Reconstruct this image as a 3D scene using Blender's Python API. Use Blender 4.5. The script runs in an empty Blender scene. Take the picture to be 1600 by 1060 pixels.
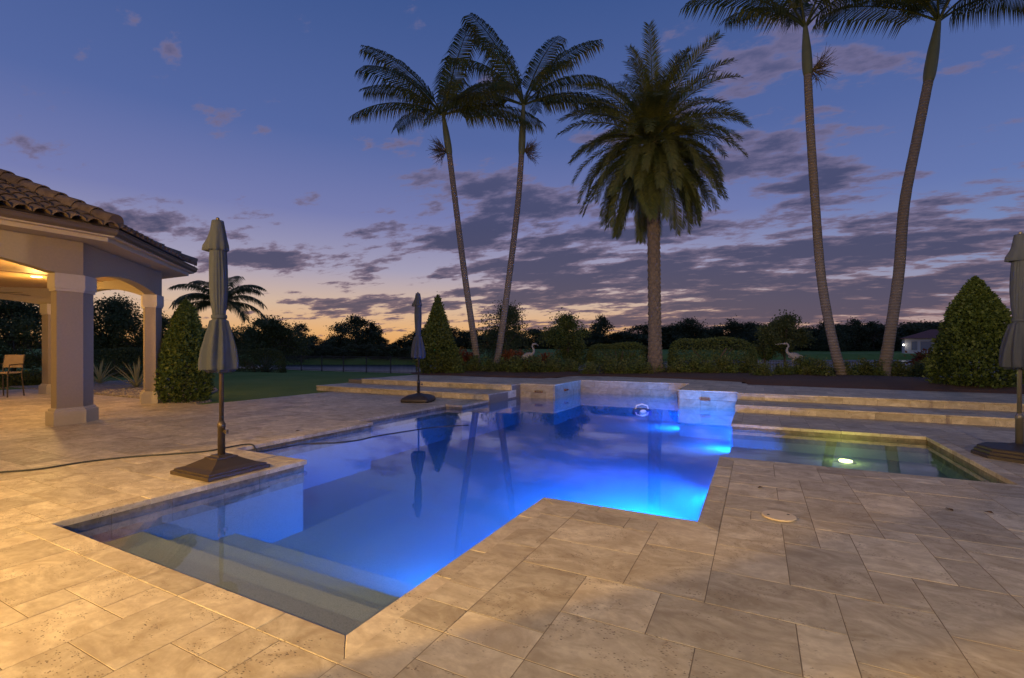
import bpy, bmesh, math, random
import numpy as np
from mathutils import Vector, Matrix
R = math.radians
rng = random.Random(7)
nrg = np.random.default_rng(11)
scn = bpy.context.scene
col = scn.collection

# ------------------------------------------------------------------ camera, sky, exposure
CAM_H, FPX, HOR, YAW = 1.3, 742.0, 545.0, R(27.3)
CY, SY = math.cos(YAW), math.sin(YAW)
cam_data = bpy.data.cameras.new('camera')
cam_data.sensor_width = 36.0
cam_data.lens = 36.0 * FPX / 1600.0
cam_data.shift_y = (HOR - 530.0) / 1600.0
cam_data.clip_start = 0.05
cam_data.clip_end = 3000
cam = bpy.data.objects.new('camera', cam_data)
col.objects.link(cam)
cam.location = (0, 0, CAM_H)
cam.rotation_euler = (R(90), 0, YAW)
scn.camera = cam
scn.view_settings.view_transform = 'Standard'
scn.view_settings.look = 'None'
scn.view_settings.exposure = 0.0
scn.view_settings.gamma = 1.0
scn.view_settings.use_curve_mapping = False
scn.cycles.max_bounces = 8
scn.cycles.diffuse_bounces = 3
scn.cycles.glossy_bounces = 3
scn.cycles.transparent_max_bounces = 12
scn.cycles.sample_clamp_indirect = 4.0
scn.cycles.use_denoising = True
scn.cycles.caustics_reflective = False
scn.cycles.caustics_refractive = False

def at(px, py, z=0.0):
    """photo pixel -> point on the horizontal plane at height z"""
    k = (CAM_H - z) / (py - HOR)
    r = (px - 800) * k; f = FPX * k
    return Vector((r * CY - f * SY, f * CY + r * SY, z))
def deep(px, py, f):
    """photo pixel -> point at forward distance f"""
    r = (px - 800) / FPX * f
    return Vector((r * CY - f * SY, f * CY + r * SY, CAM_H + (HOR - py) / FPX * f))
def fwd(p): return -p[0] * SY + p[1] * CY
def pix(p):
    f = max(fwd(p), .01); r = p[0] * CY + p[1] * SY
    return 800 + FPX * r / f, HOR - FPX * (p[2] - CAM_H) / f

SUN_AZ = R(-45)          # compass angle from +Y towards +X of the sunset glow
world = bpy.data.worlds.new('World'); scn.world = world
world.use_nodes = True
def build_world():
    nt = world.node_tree; nt.nodes.clear()
    N = lambda t: nt.nodes.new(t)
    def link(a, b): nt.links.new(a, b)
    def m(op, a, b=None, c=None, clamp=False):
        n = N('ShaderNodeMath'); n.operation = op; n.use_clamp = clamp
        for i, v in enumerate((a, b, c)):
            if v is None: continue
            if isinstance(v, (int, float)): n.inputs[i].default_value = v
            else: link(v, n.inputs[i])
        return n.outputs[0]
    def mixc(f, a, b):
        n = N('ShaderNodeMix'); n.data_type = 'RGBA'
        if isinstance(f, (int, float)): n.inputs[0].default_value = f
        else: link(f, n.inputs[0])
        for i, v in ((6, a), (7, b)):
            if isinstance(v, tuple): n.inputs[i].default_value = (*v, 1)
            else: link(v, n.inputs[i])
        return n.outputs[2]
    def smooth(x, lo, hi):
        n = N('ShaderNodeMapRange'); n.interpolation_type = 'SMOOTHSTEP'
        link(x, n.inputs[0]); n.inputs[1].default_value = lo; n.inputs[2].default_value = hi
        return n.outputs[0]
    def ramp(x, stops):
        n = N('ShaderNodeValToRGB'); link(x, n.inputs[0])
        e = n.color_ramp.elements
        while len(e) < len(stops): e.new(0.5)
        for i, (p, c) in enumerate(stops):
            e[i].position = p; e[i].color = (*[((v / 255 + .055) / 1.055) ** 2.4 if v > 10 else v / 255 / 12.92 for v in c], 1)
        return n.outputs[0]
    tc = N('ShaderNodeTexCoord')
    sep = N('ShaderNodeSeparateXYZ'); link(tc.outputs['Generated'], sep.inputs[0])
    dx, dy, dz = sep.outputs
    az = m('ARCTAN2', dx, dy)
    el = m('ARCSINE', dz)
    eld = m('MULTIPLY', el, 180 / math.pi)
    t = m('DIVIDE', m('ADD', eld, 5.0), 95.0, clamp=True)
    P = lambda d: (d + 5.0) / 95.0
    # dusk gradient towards the sunset, and away from it
    warm = ramp(t, [(P(-5), (150, 105, 70)), (P(0), (226, 160, 92)), (P(2), (230, 176, 118)), (P(5), (212, 182, 158)), (P(9), (164, 158, 182)),
                    (P(15), (118, 124, 174)), (P(23), (84, 103, 160)), (P(38), (57, 83, 139)), (P(85), (44, 66, 116))])
    cool = ramp(t, [(P(-5), (110, 90, 90)), (P(0), (180, 146, 136)), (P(2), (172, 148, 148)), (P(5), (146, 146, 174)), (P(9), (120, 138, 184)),
                    (P(15), (98, 118, 174)), (P(23), (82, 103, 160)), (P(38), (57, 83, 139)), (P(85), (44, 62, 110))])
    ca = m('COSINE', m('SUBTRACT', az, SUN_AZ))
    wf = smooth(ca, 0.35, 0.98)
    base = mixc(wf, cool, warm)
    # physical dusk sky, added as a share
    sky = N('ShaderNodeTexSky'); sky.sky_type = 'NISHITA'; sky.sun_disc = False
    sky.sun_elevation = R(-2.0); sky.sun_rotation = SUN_AZ; sky.air_density = 1.0; sky.dust_density = 1.0; sky.ozone_density = 2.0
    sc = N('ShaderNodeVectorMath'); sc.operation = 'SCALE'; link(sky.outputs[0], sc.inputs[0]); sc.inputs['Scale'].default_value = 0.015
    base_n = N('ShaderNodeMix'); base_n.data_type = 'RGBA'; base_n.blend_type = 'ADD'; base_n.inputs[0].default_value = 1.0
    link(base, base_n.inputs[6]); link(sc.outputs[0], base_n.inputs[7]); base = base_n.outputs[2]
    # clouds: noise on a flat layer overhead
    den = m('ADD', m('MAXIMUM', dz, 0.0), 0.15)
    cmb = N('ShaderNodeCombineXYZ'); link(m('DIVIDE', dx, den), cmb.inputs[0]); link(m('DIVIDE', dy, den), cmb.inputs[1])
    def noise(scale, detail, rough, off):
        mp = N('ShaderNodeMapping'); link(cmb.outputs[0], mp.inputs[0]); mp.inputs['Location'].default_value = off
        mp.inputs['Rotation'].default_value = (0, 0, -YAW); mp.inputs['Scale'].default_value = (.75, 1.2, 1)
        n = N('ShaderNodeTexNoise'); n.inputs['Scale'].default_value = scale; n.inputs['Detail'].default_value = detail
        n.inputs['Roughness'].default_value = rough; link(mp.outputs[0], n.inputs['Vector']); return n.outputs[0]
    n1 = noise(3.0, 8, .60, (3.1, 7.7, 0)); n2 = noise(8.0, 5, .62, (1.3, 2.2, 4))
    cov = None
    ae = N('ShaderNodeCombineXYZ'); link(az, ae.inputs[0]); link(el, ae.inputs[1])
    # banks of cloud: photo pixel centre, half sizes in pixels, gain
    banks = [(800, 330, 190, 80, .17), (690, 375, 90, 22, .16), (850, 420, 120, 26, .17), (560, 478, 125, 22, .20), (800, 465, 110, 20, .18), (1075, 440, 150, 28, .22),
             (240, 345, 120, 32, .23), (420, 405, 110, 20, .22), (1030, 380, 110, 24, .13), (1290, 395, 170, 28, .15), (1500, 360, 170, 60, .17),
             (1190, 478, 190, 16, .18), (1380, 460, 260, 28, .18), (1060, 505, 330, 13, .20), (1250, 290, 130, 60, .11), (1250, 150, 220, 90, .09), (1010, 60, 120, 60, .06),
             (270, 80, 44, 24, .12), (195, 18, 28, 12, .13), (560, 217, 28, 11, .12), (30, 190, 60, 40, .07), (560, 170, 30, 16, .07), (420, 150, 20, 24, .06), (1450, 520, 220, 12, .15)]
    for (px, py, wx, wy, g) in banks:
        a0 = math.atan((px - 800) / FPX) - YAW; hy = math.hypot(FPX, px - 800)
        e0 = math.atan((HOR - py) / hy); wa = wx * FPX / hy ** 2; we = wy / hy
        ma = N('ShaderNodeVectorMath'); ma.operation = 'MULTIPLY_ADD'; link(ae.outputs[0], ma.inputs[0])
        ma.inputs[1].default_value = (1 / wa, 1 / we, 0); ma.inputs[2].default_value = (-a0 / wa, -e0 / we, 0)
        dt = N('ShaderNodeVectorMath'); dt.operation = 'DOT_PRODUCT'; link(ma.outputs[0], dt.inputs[0]); link(ma.outputs[0], dt.inputs[1])
        cov = m('MULTIPLY_ADD', m('POWER', .449, dt.outputs['Value']), g * 1.12, cov if cov is not None else 0.0)
    side = m('MULTIPLY', smooth(m('ADD', az, YAW), -0.35, 0.35), 0.035)
    d = m('ADD', m('ADD', m('ADD', n1, m('MULTIPLY', m('SUBTRACT', n2, .5), .38)), cov), side)
    hi = m('MULTIPLY', smooth(eld, 14.0, 30.0), .035)
    d = m('SUBTRACT', d, hi)
    dens = smooth(d, .605, .70)
    thick = smooth(d, .625, .80)
    lit = ramp(t, [(P(0), (150, 112, 104)), (P(6), (136, 112, 122)), (P(14), (122, 112, 142)), (P(30), (118, 112, 148)), (P(60), (80, 88, 128))])
    dark = ramp(t, [(P(0), (88, 76, 92)), (P(6), (74, 70, 94)), (P(14), (66, 69, 100)), (P(30), (84, 87, 125)), (P(60), (60, 72, 112))])
    cc = mixc(thick, lit, dark)
    final = mixc(m('MULTIPLY', dens, .92), base, cc)
    bg = N('ShaderNodeBackground'); link(final, bg.inputs[0]); bg.inputs[1].default_value = 1.0
    out = N('ShaderNodeOutputWorld'); link(bg.outputs[0], out.inputs[0])
build_world()
world.cycles.sampling_method = 'MANUAL'; world.cycles.sample_map_resolution = 256
# the sun has set: the sky is the only daylight, so there is no sun lamp

# ------------------------------------------------------------------ materials
MATS = {}
class NT:
    def __init__(s, name):
        s.mat = bpy.data.materials.new(name); s.mat.use_nodes = True
        s.nt = s.mat.node_tree; s.b = s.nt.nodes['Principled BSDF']; s.out = s.nt.nodes['Material Output']
    def n(s, t, **kw):
        o = s.nt.nodes.new('ShaderNode' + t)
        for k, v in kw.items(): setattr(o, k, v)
        return o
    def l(s, a, b): s.nt.links.new(a, b)
    def set(s, sock, v):
        if isinstance(v, (int, float)): sock.default_value = v
        elif isinstance(v, tuple): sock.default_value = (*v, 1) if len(v) == 3 and sock.type == 'RGBA' else v
        else: s.l(v, sock)
    def math(s, op, a, b=0.0, clamp=False):
        o = s.n('Math', operation=op, use_clamp=clamp); s.set(o.inputs[0], a); s.set(o.inputs[1], b); return o.outputs[0]
    def mix(s, f, a, b, blend='MIX'):
        o = s.n('Mix', data_type='RGBA', blend_type=blend); s.set(o.inputs[0], f); s.set(o.inputs[6], a); s.set(o.inputs[7], b); return o.outputs[2]
    def noise(s, vec, scale, detail=4, rough=.55, dist=0):
        o = s.n('TexNoise'); s.l(vec, o.inputs['Vector']); o.inputs['Scale'].default_value = scale
        o.inputs['Detail'].default_value = detail; o.inputs['Roughness'].default_value = rough; o.inputs['Distortion'].default_value = dist
        return o.outputs[0]
    def range(s, x, a, b, c=0.0, d=1.0):
        o = s.n('MapRange'); s.l(x, o.inputs[0])
        for i, v in enumerate((a, b, c, d)): o.inputs[i + 1].default_value = v
        return o.outputs[0]
    def bump(s, h, dist, strength=1.0):
        o = s.n('Bump'); s.l(h, o.inputs['Height']); o.inputs['Distance'].default_value = dist; o.inputs['Strength'].default_value = strength
        s.l(o.outputs[0], s.b.inputs['Normal']); return o
    def pos(s): return s.n('NewGeometry').outputs['Position']
    def objco(s): return s.n('TexCoord').outputs['Object']

def plain(name, c, rough=.6, metal=0.0, var=.12, scale=8.0, bump=0.0, spec=.5):
    if name in MATS: return MATS[name]
    t = NT(name); p = t.objco()
    nz = t.noise(p, scale, 5)
    t.l(t.mix(1.0, c, t.mix(nz, (1 - var * 2,) * 3, (1 + var * 2,) * 3), 'MULTIPLY'), t.b.inputs['Base Color'])
    t.b.inputs['Roughness'].default_value = rough; t.b.inputs['Metallic'].default_value = metal
    t.b.inputs['Specular IOR Level'].default_value = spec
    if bump: t.bump(t.noise(p, scale * 6, 4), bump)
    MATS[name] = t.mat; return t.mat

def travertine(name, island, lightness=1.0):
    t = NT(name)
    rnd = t.n('NewGeometry').outputs['Random Per Island'] if island else t.n('ObjectInfo').outputs['Random']
    wn = t.n('TexWhiteNoise', noise_dimensions='1D'); t.l(rnd, wn.inputs['W'])
    off = t.n('VectorMath', operation='SCALE'); t.l(wn.outputs['Color'], off.inputs[0]); off.inputs['Scale'].default_value = 40.0
    add = t.n('VectorMath', operation='ADD'); t.l(t.pos(), add.inputs[0]); t.l(off.outputs[0], add.inputs[1])
    p = add.outputs[0]
    # veins run one way on some stones, the other way on others
    mp = t.n('Mapping'); t.l(p, mp.inputs[0]); mp.inputs['Scale'].default_value = (1, 1.55, 1.55)
    rot = t.n('CombineXYZ'); t.l(t.math('MULTIPLY', t.math('GREATER_THAN', wn.outputs['Value'], .45), 1.5), rot.inputs[2]); t.l(rot.outputs[0], mp.inputs['Rotation'])
    v = mp.outputs[0]
    big = t.noise(v, 3.0, 6, .64, 1.3); fine = t.noise(v, 16, 5, .6); cloud = t.noise(p, 5, 4, .5, .4)
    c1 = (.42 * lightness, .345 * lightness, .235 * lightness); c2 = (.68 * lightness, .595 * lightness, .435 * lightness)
    c = t.mix(t.range(big, .36, .64), c1, c2)
    c = t.mix(t.math('MULTIPLY', t.range(fine, .42, .62), .35), c, (.35, .275, .195))
    c = t.mix(t.math('MULTIPLY', t.range(cloud, .5, .72), .45), c, (.42, .35, .26))
    val = t.n('HueSaturation'); t.l(t.range(wn.outputs['Value'], 0, 1, .78, 1.13), val.inputs['Value']); t.l(c, val.inputs['Color']); c = val.outputs[0]
    # pits: clustered small holes
    pit = t.n('TexVoronoi'); mp2 = t.n('Mapping'); t.l(p, mp2.inputs[0]); mp2.inputs['Scale'].default_value = (1, 1.7, 1); t.l(mp2.outputs[0], pit.inputs['Vector']); pit.inputs['Scale'].default_value = 52
    pm = t.math('MULTIPLY', t.range(pit.outputs['Distance'], .22, .36, 1, 0), t.range(t.noise(v, 3.4, 4, .65, .6), .495, .57))
    pm = t.math('MULTIPLY', pm, t.range(t.noise(p, 30, 2), .42, .52), clamp=True)
    c = t.mix(t.math('MULTIPLY', pm, .7), c, (.10, .07, .045))
    t.l(c, t.b.inputs['Base Color'])
    t.l(t.range(big, .3, .7, .62, .45), t.b.inputs['Roughness']); t.b.inputs['Specular IOR Level'].default_value = .35
    h = t.math('SUBTRACT', t.math('MULTIPLY', fine, .25), pm)
    t.bump(h, .003, .6)
    MATS[name] = t.mat; return t.mat
TRAV = travertine('travertine_stone', False); TRAV_I = travertine('travertine_field', True); TRAV_W = travertine('darker_wall_stone', False, .62); TRAV_D = travertine('brown_waterline_stone', False, .27)  # wall stone is the same travertine in a darker tone

def foliage(name, c1, c2, c3=None, spec=.3):
    t = NT(name)
    rnd = t.n('NewGeometry').outputs['Random Per Island']
    nz = t.noise(t.objco(), 1.6, 3)
    c = t.mix(rnd, c1, c2)
    c = t.mix(t.range(nz, .35, .65), c, t.mix(.55, c, c3 or c1))
    t.l(c, t.b.inputs['Base Color']); t.b.inputs['Roughness'].default_value = .5; t.b.inputs['Specular IOR Level'].default_value = spec
    tl = t.n('BsdfTranslucent'); t.l(c, tl.inputs[0]); ms = t.n('MixShader'); ms.inputs[0].default_value = .38; t.l(t.b.outputs[0], ms.inputs[1]); t.l(tl.outputs[0], ms.inputs[2]); t.l(ms.outputs[0], t.out.inputs[0])
    MATS[name] = t.mat; return t.mat
F_HEDGE = foliage('hedge_leaf', (.08, .12, .03), (.15, .19, .05), (.13, .14, .04))
F_CONE = foliage('topiary_leaf', (.08, .13, .03), (.16, .21, .052), (.07, .10, .026))
F_SHRUB = foliage('shrub_leaf', (.075, .13, .036), (.15, .20, .06), (.15, .12, .05))
F_RED = foliage('croton_leaf', (.20, .035, .025), (.28, .12, .04), (.09, .06, .02))
F_DARK = foliage('dark_leaf', (.08, .11, .038), (.135, .155, .055), (.10, .115, .042))
F_FAR = foliage('far_leaf', (.06, .075, .035), (.11, .12, .055), (.075, .095, .045))
F_PALM = foliage('palm_leaf', (.045, .075, .024), (.085, .11, .034), (.10, .09, .028), .4)
F_DATE = foliage('date_palm_leaf', (.07, .10, .028), (.12, .14, .04), (.14, .13, .04), .4)
F_GREY = foliage('agave_leaf', (.12, .15, .12), (.18, .20, .15))
F_CREAM = foliage('variegated_leaf', (.30, .30, .14), (.48, .44, .24))
BARK = plain('bark', (.11, .09, .07), .9, scale=12, bump=.01)
WHITE_STONE = plain('pale_cast_stone', (.30, .275, .245), .8, scale=20, bump=.002)
STUCCO = plain('taupe_stucco', (.28, .23, .175), .9, var=.06, scale=30, bump=.003)
STUCCO_L = plain('cream_trim', (.45, .39, .31), .8, var=.04, scale=20)
GUTTER = plain('bronze_gutter', (.10, .075, .055), .5, var=.05)
CANVAS = plain('slate_blue_canvas', (.036, .046, .075), .9, var=.1, scale=14, bump=.001)
BRONZE = plain('bronze_metal', (.10, .075, .05), .45, .6, var=.1, scale=10)
IRON = plain('black_iron', (.02, .02, .02), .5)
RESIN = plain('dark_resin', (.035, .028, .024), .5, var=.2, scale=6)
CLAY = None

# ------------------------------------------------------------------ mesh helpers
class MB:
    def __init__(s): s.v = []; s.f = []
    def add(s, vs, fs):
        o = len(s.v); s.v += [tuple(p) for p in vs]; s.f += [tuple(i + o for i in f) for f in fs]; return s
    def box(s, x0, x1, y0, y1, z0, z1):
        return s.add([(x0, y0, z0), (x1, y0, z0), (x1, y1, z0), (x0, y1, z0), (x0, y0, z1), (x1, y0, z1), (x1, y1, z1), (x0, y1, z1)],
                     [(3, 2, 1, 0), (4, 5, 6, 7), (0, 1, 5, 4), (1, 2, 6, 5), (2, 3, 7, 6), (3, 0, 4, 7)])
    def prism(s, poly, z0, z1, bev=0.0):
        """extruded polygon (counter-clockwise), top edge bevelled"""
        n = len(poly); rings = [[(x, y, z0) for x, y in poly]]
        if bev:
            rings.append([(x, y, z1 - bev) for x, y in poly])
            ins = offset_poly(poly, -bev); rings.append([(x, y, z1) for x, y in ins])
        else: rings.append([(x, y, z1) for x, y in poly])
        vs = [p for r in rings for p in r]; fs = []
        for k in range(len(rings) - 1):
            for i in range(n):
                j = (i + 1) % n; fs.append((k * n + i, k * n + j, (k + 1) * n + j, (k + 1) * n + i))
        fs.append(tuple(range((len(rings) - 1) * n, len(rings) * n))); fs.append(tuple(reversed(range(n))))
        return s.add(vs, fs)
    def tube(s, pts, rad, seg=8, cap=True):
        pts = [Vector(p) for p in pts]; n = len(pts)
        rr = rad if isinstance(rad, (list, tuple)) else [rad] * n
        vs = []; up = None
        for i, p in enumerate(pts):
            d = (pts[min(i + 1, n - 1)] - pts[max(i - 1, 0)]).normalized()
            if up is None:
                up = d.orthogonal().normalized()
            up = (up - d * up.dot(d)).normalized(); sd = d.cross(up)
            for k in range(seg):
                a = 2 * math.pi * k / seg
                vs.append(p + (up * math.cos(a) + sd * math.sin(a)) * rr[i])
        fs = [(i * seg + k, i * seg + (k + 1) % seg, (i + 1) * seg + (k + 1) % seg, (i + 1) * seg + k) for i in range(n - 1) for k in range(seg)]
        if cap: fs += [tuple(reversed(range(seg))), tuple(range((n - 1) * seg, n * seg))]
        return s.add(vs, fs)
    def lathe(s, prof, seg=24, c=(0, 0), mod=None):
        vs = []
        for (r, z) in prof:
            for k in range(seg):
                a = 2 * math.pi * k / seg; q = r * (mod(a, z) if mod else 1)
                vs.append((c[0] + q * math.cos(a), c[1] + q * math.sin(a), z))
        n = len(prof)
        fs = [(i * seg + k, i * seg + (k + 1) % seg, (i + 1) * seg + (k + 1) % seg, (i + 1) * seg + k) for i in range(n - 1) for k in range(seg)]
        fs += [tuple(reversed(range(seg))), tuple(range((n - 1) * seg, n * seg))]
        return s.add(vs, fs)
    def ball(s, c, r, sc=(1, 1, 1), seg=10, ring=7):
        vs = []; 
        for i in range(ring + 1):
            th = math.pi * i / ring
            for k in range(seg):
                a = 2 * math.pi * k / seg
                vs.append((c[0] + r * sc[0] * math.sin(th) * math.cos(a), c[1] + r * sc[1] * math.sin(th) * math.sin(a), c[2] - r * sc[2] * math.cos(th)))
        fs = [(i * seg + k, i * seg + (k + 1) % seg, (i + 1) * seg + (k + 1) % seg, (i + 1) * seg + k) for i in range(ring) for k in range(seg)]
        return s.add(vs, fs)
    def mesh(s, name, mat=None, smooth=False):
        me = bpy.data.meshes.new(name); me.from_pydata(s.v, [], s.f)
        if mat: me.materials.append(mat)
        if smooth: me.polygons.foreach_set('use_smooth', [True] * len(me.polygons))
        me.update(); return me
    def obj(s, name, mat=None, parent=None, smooth=False, loc=(0, 0, 0), rotz=0.0):
        return link(name, s.mesh(name, mat, smooth), parent, loc, rotz)
def link(name, me, parent=None, loc=(0, 0, 0), rotz=0.0):
    o = bpy.data.objects.new(name, me); col.objects.link(o); o.location = loc; o.rotation_euler = (0, 0, rotz)
    if parent: o.parent = parent
    return o
def empty(name, loc=(0, 0, 0), rotz=0.0):
    o = bpy.data.objects.new(name, None); col.objects.link(o); o.location = loc; o.rotation_euler = (0, 0, rotz); o.empty_display_size = .1; return o
def tag(o, label=None, cat=None, group=None, kind=None):
    for k, v in (('label', label), ('category', cat), ('group', group), ('kind', kind)):
        if v: o[k] = v
    return o
def offset_poly(poly, d):
    """offset a counter-clockwise polygon outwards by d"""
    n = len(poly); out = []
    for i in range(n):
        p0, p1, p2 = Vector(poly[i - 1]), Vector(poly[i]), Vector(poly[(i + 1) % n])
        a = (p1 - p0).normalized(); b = (p2 - p1).normalized()
        na = Vector((a.y, -a.x)); nb = Vector((b.y, -b.x)); k = 1 + na.dot(nb)
        out.append(tuple(p1 + (na + nb) * (d / max(k, .2))))
    return out
def quads_mesh(name, centers, U, V, mat):
    """one diamond-shaped leaf per centre, half axes U (length) and V (width)"""
    n = len(centers); N_ = np.cross(U, V); N_ /= np.linalg.norm(N_, axis=1, keepdims=True) + 1e-9
    fold = N_ * np.linalg.norm(V, axis=1, keepdims=True) * .5
    vs = np.stack([centers - U, centers + V + fold, centers + U, centers - V + fold], 1).reshape(-1, 3)
    me = bpy.data.meshes.new(name)
    me.vertices.add(4 * n); me.vertices.foreach_set('co', vs.astype(np.float32).ravel())
    me.loops.add(4 * n); me.loops.foreach_set('vertex_index', np.arange(4 * n, dtype=np.int32))
    me.polygons.add(n); me.polygons.foreach_set('loop_start', np.arange(0, 4 * n, 4, dtype=np.int32)); me.polygons.foreach_set('loop_total', np.full(n, 4, np.int32))
    me.materials.append(mat); me.update(calc_edges=True); me.validate(); return me
def leaves(name, pts, size, mat, wide=.45, outward=None, aim=.5):
    n = len(pts); U = nrg.normal(size=(n, 3))
    if outward is not None: U = U * (1 - aim) + outward * aim * 1.5
    U /= np.linalg.norm(U, axis=1, keepdims=True)
    T = nrg.normal(size=(n, 3)); V = np.cross(U, T); V /= np.linalg.norm(V, axis=1, keepdims=True) + 1e-9
    L = (size * nrg.uniform(.6, 1.3, size=(n, 1))) * .5
    return quads_mesh(name, pts, U * L, V * L * wide, mat)

# ------------------------------------------------------------------ layout of the pool (coping nose line), metres
POOL = [(-4.67, 1.57), (-1.66, 1.57), (-1.66, 3.82), (-.40, 3.82), (-.40, 6.24), (2.22, 6.24), (2.22, 9.04), (-.40, 9.04), (-.40, 12.05),
        (-1.70, 12.05), (-1.70, 14.35), (-4.96, 14.35), (-4.96, 12.15), (-6.0, 12.15), (-6.0, 9.14), (-6.44, 9.14), (-6.44, 6.33), (-6.03, 6.33), (-6.03, 3.83), (-4.67, 3.83)]
WATER_Z = -.09
Z1, Z2 = .152, .305
STEP_R = (10.75, 11.85); STEP_L = (10.35, 11.6)
def in_poly(x, y, poly):
    c = False; n = len(poly)
    for i in range(n):
        (x0, y0), (x1, y1) = poly[i], poly[i - 1]
        if (y0 > y) != (y1 > y) and x < (x1 - x0) * (y - y0) / (y1 - y0) + x0: c = not c
    return c
COPE_W = .16
POOL_OUT = offset_poly(POOL, COPE_W)

# ------------------------------------------------------------------ ground, lake
def sstep(a, b, x):
    t = np.clip((x - a) / (b - a), 0, 1); return t * t * (3 - 2 * t)
LAKE_Z = -1.05
def ground_h(X, Y):
    F = -X * SY + Y * CY; r = X * CY + Y * SY; ratio = r / np.maximum(F, 1.0)
    far = 66.0 + 30 * sstep(.1, .5, ratio)
    near = 30 + 0 * X
    h = -.03 - .5 * sstep(15, 27, Y) - 2.2 * sstep(27.6, 36, Y)
    h = h + 2.95 * sstep(0, 6, F - far) + .9 * sstep(30, 110, F - far)
    under = (X > -10.6) & (X < 8.2) & (Y > -7) & (Y < 14.9)
    h = np.where(under, -2.6, h)
    under2 = (X > -11.2) & (X < 8.2) & (Y > -7) & (Y < 16.2)
    return np.where(under2 & ~under, np.minimum(h, -.25), h)
def build_ground():
    xs = np.unique(np.concatenate([np.linspace(-900, -80, 30), np.linspace(-80, 60, 180), np.linspace(60, 900, 40), [-11.2, -11.19, -10.6, -10.59, 8.2, 8.21]]))
    ys = np.unique(np.concatenate([np.linspace(-60, 0, 14), np.linspace(0, 60, 110), np.linspace(60, 260, 80), np.linspace(260, 1500, 26), [14.9, 14.91, 16.2, 16.21]]))
    X, Y = np.meshgrid(xs, ys); H = ground_h(X, Y)
    v = np.stack([X, Y, H], -1).reshape(-1, 3); nx, ny = len(xs), len(ys)
    i = np.arange(nx * ny).reshape(ny, nx)
    f = np.stack([i[:-1, :-1], i[:-1, 1:], i[1:, 1:], i[1:, :-1]], -1).reshape(-1, 4)
    me = bpy.data.meshes.new('lawn'); me.from_pydata(v.tolist(), [], f.tolist()); me.polygons.foreach_set('use_smooth', [True] * len(me.polygons))
    t = NT('grass_ground'); p = t.pos()
    mow = t.noise(p, .35, 3); fine = t.noise(p, 26, 5, .7)
    c = t.mix(t.range(mow, .35, .65), (.15, .23, .045), (.22, .29, .07)); c = t.mix(t.math('MULTIPLY', fine, .35), c, (.06, .10, .02))
    t.l(c, t.b.inputs['Base Color']); t.b.inputs['Roughness'].default_value = .9; t.b.inputs['Specular IOR Level'].default_value = .1
    t.bump(fine, .015, .7)
    me.materials.append(t.mat)
    tag(link('lawn', me), kind='structure')
    t = NT('lake_water'); p = t.pos(); mp = t.n('Mapping'); t.l(p, mp.inputs[0]); mp.inputs['Rotation'].default_value = (0, 0, -YAW); mp.inputs['Scale'].default_value = (.4, 1, 1)
    t.b.inputs['Base Color'].default_value = (.02, .03, .035, 1); t.b.inputs['Roughness'].default_value = .36; t.b.inputs['IOR'].default_value = 1.33
    t.bump(t.noise(mp.outputs[0], 1.2, 3), .08, .5)
    tag(MB().add([(-800, 26, LAKE_Z), (700, 26, LAKE_Z), (700, 330, LAKE_Z), (-800, 330, LAKE_Z)], [(0, 1, 2, 3)]).obj('lake', t.mat), kind='structure')
build_ground()

# ------------------------------------------------------------------ paving
MOD = .2055
GROUT = plain('dark_grout', (.20, .155, .11), .95, scale=20)
def lines(lo, hi, origin, must):
    k0 = math.floor((lo - origin) / MOD); k1 = math.ceil((hi - origin) / MOD)
    g = [origin + MOD * k for k in range(k0, k1 + 1)]
    for e in must:
        i = min(range(len(g)), key=lambda j: abs(g[j] - e))
        g[i] = e
    return sorted(set(g))
PAVER_CACHE = {}
def paver_mesh(w, d, mat):
    key = (round(w, 3), round(d, 3), mat.name)
    if key not in PAVER_CACHE:
        g = .0024
        PAVER_CACHE[key] = MB().prism([(g, g), (w - g, g), (w - g, d - g), (g, d - g)], -.03, 0, .0009).mesh('paver', mat)
    return PAVER_CACHE[key]
BP = 12          # the bond repeats every 12 modules, like a French pattern
def make_bond():
    """random packing of a torus, the one of many with the shortest straight joints"""
    sizes = [((3, 2), 5), ((2, 3), 5), ((2, 2), 5), ((2, 1), 3), ((1, 2), 3), ((1, 1), .8)]
    r = random.Random(5); best = None
    for _ in range(500):
        g = [[-1] * BP for _ in range(BP)]; rect = []
        for j in range(BP):
            for i in range(BP):
                if g[j][i] >= 0: continue
                o = [(s_, w) for s_, w in sizes if all(g[(j + y) % BP][(i + x) % BP] < 0 for y in range(s_[1]) for x in range(s_[0]))]
                a, b = r.choices([q[0] for q in o], [q[1] for q in o])[0]
                for y in range(b):
                    for x in range(a): g[(j + y) % BP][(i + x) % BP] = len(rect)
                rect.append((i, j, a, b))
        cost = 3 * sum(1 for q in rect if q[2] * q[3] == 1)
        for vert in (0, 1):
            for k in range(BP):
                line = [(g[n_][k] != g[n_][(k + 1) % BP]) if vert else (g[k][n_] != g[(k + 1) % BP][n_]) for n_ in range(BP)] * 2
                run = 0
                for f in line:
                    run = run + 1 if f else 0
                    if run > 3: cost += run - 3
        if best is None or cost < best[0]: best = (cost, g, rect)
    return best[1], best[2]
BOND, RECTS = make_bond()
WRAP = [i_ + a_ > BP or j_ + b_ > BP for i_, j_, a_, b_ in RECTS]
def wrap_key(i, j):
    k = BOND[j % BP][i % BP]; i0, j0 = RECTS[k][:2]
    return ((i - i0) // BP, (j - j0) // BP, k, 'w')
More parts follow.
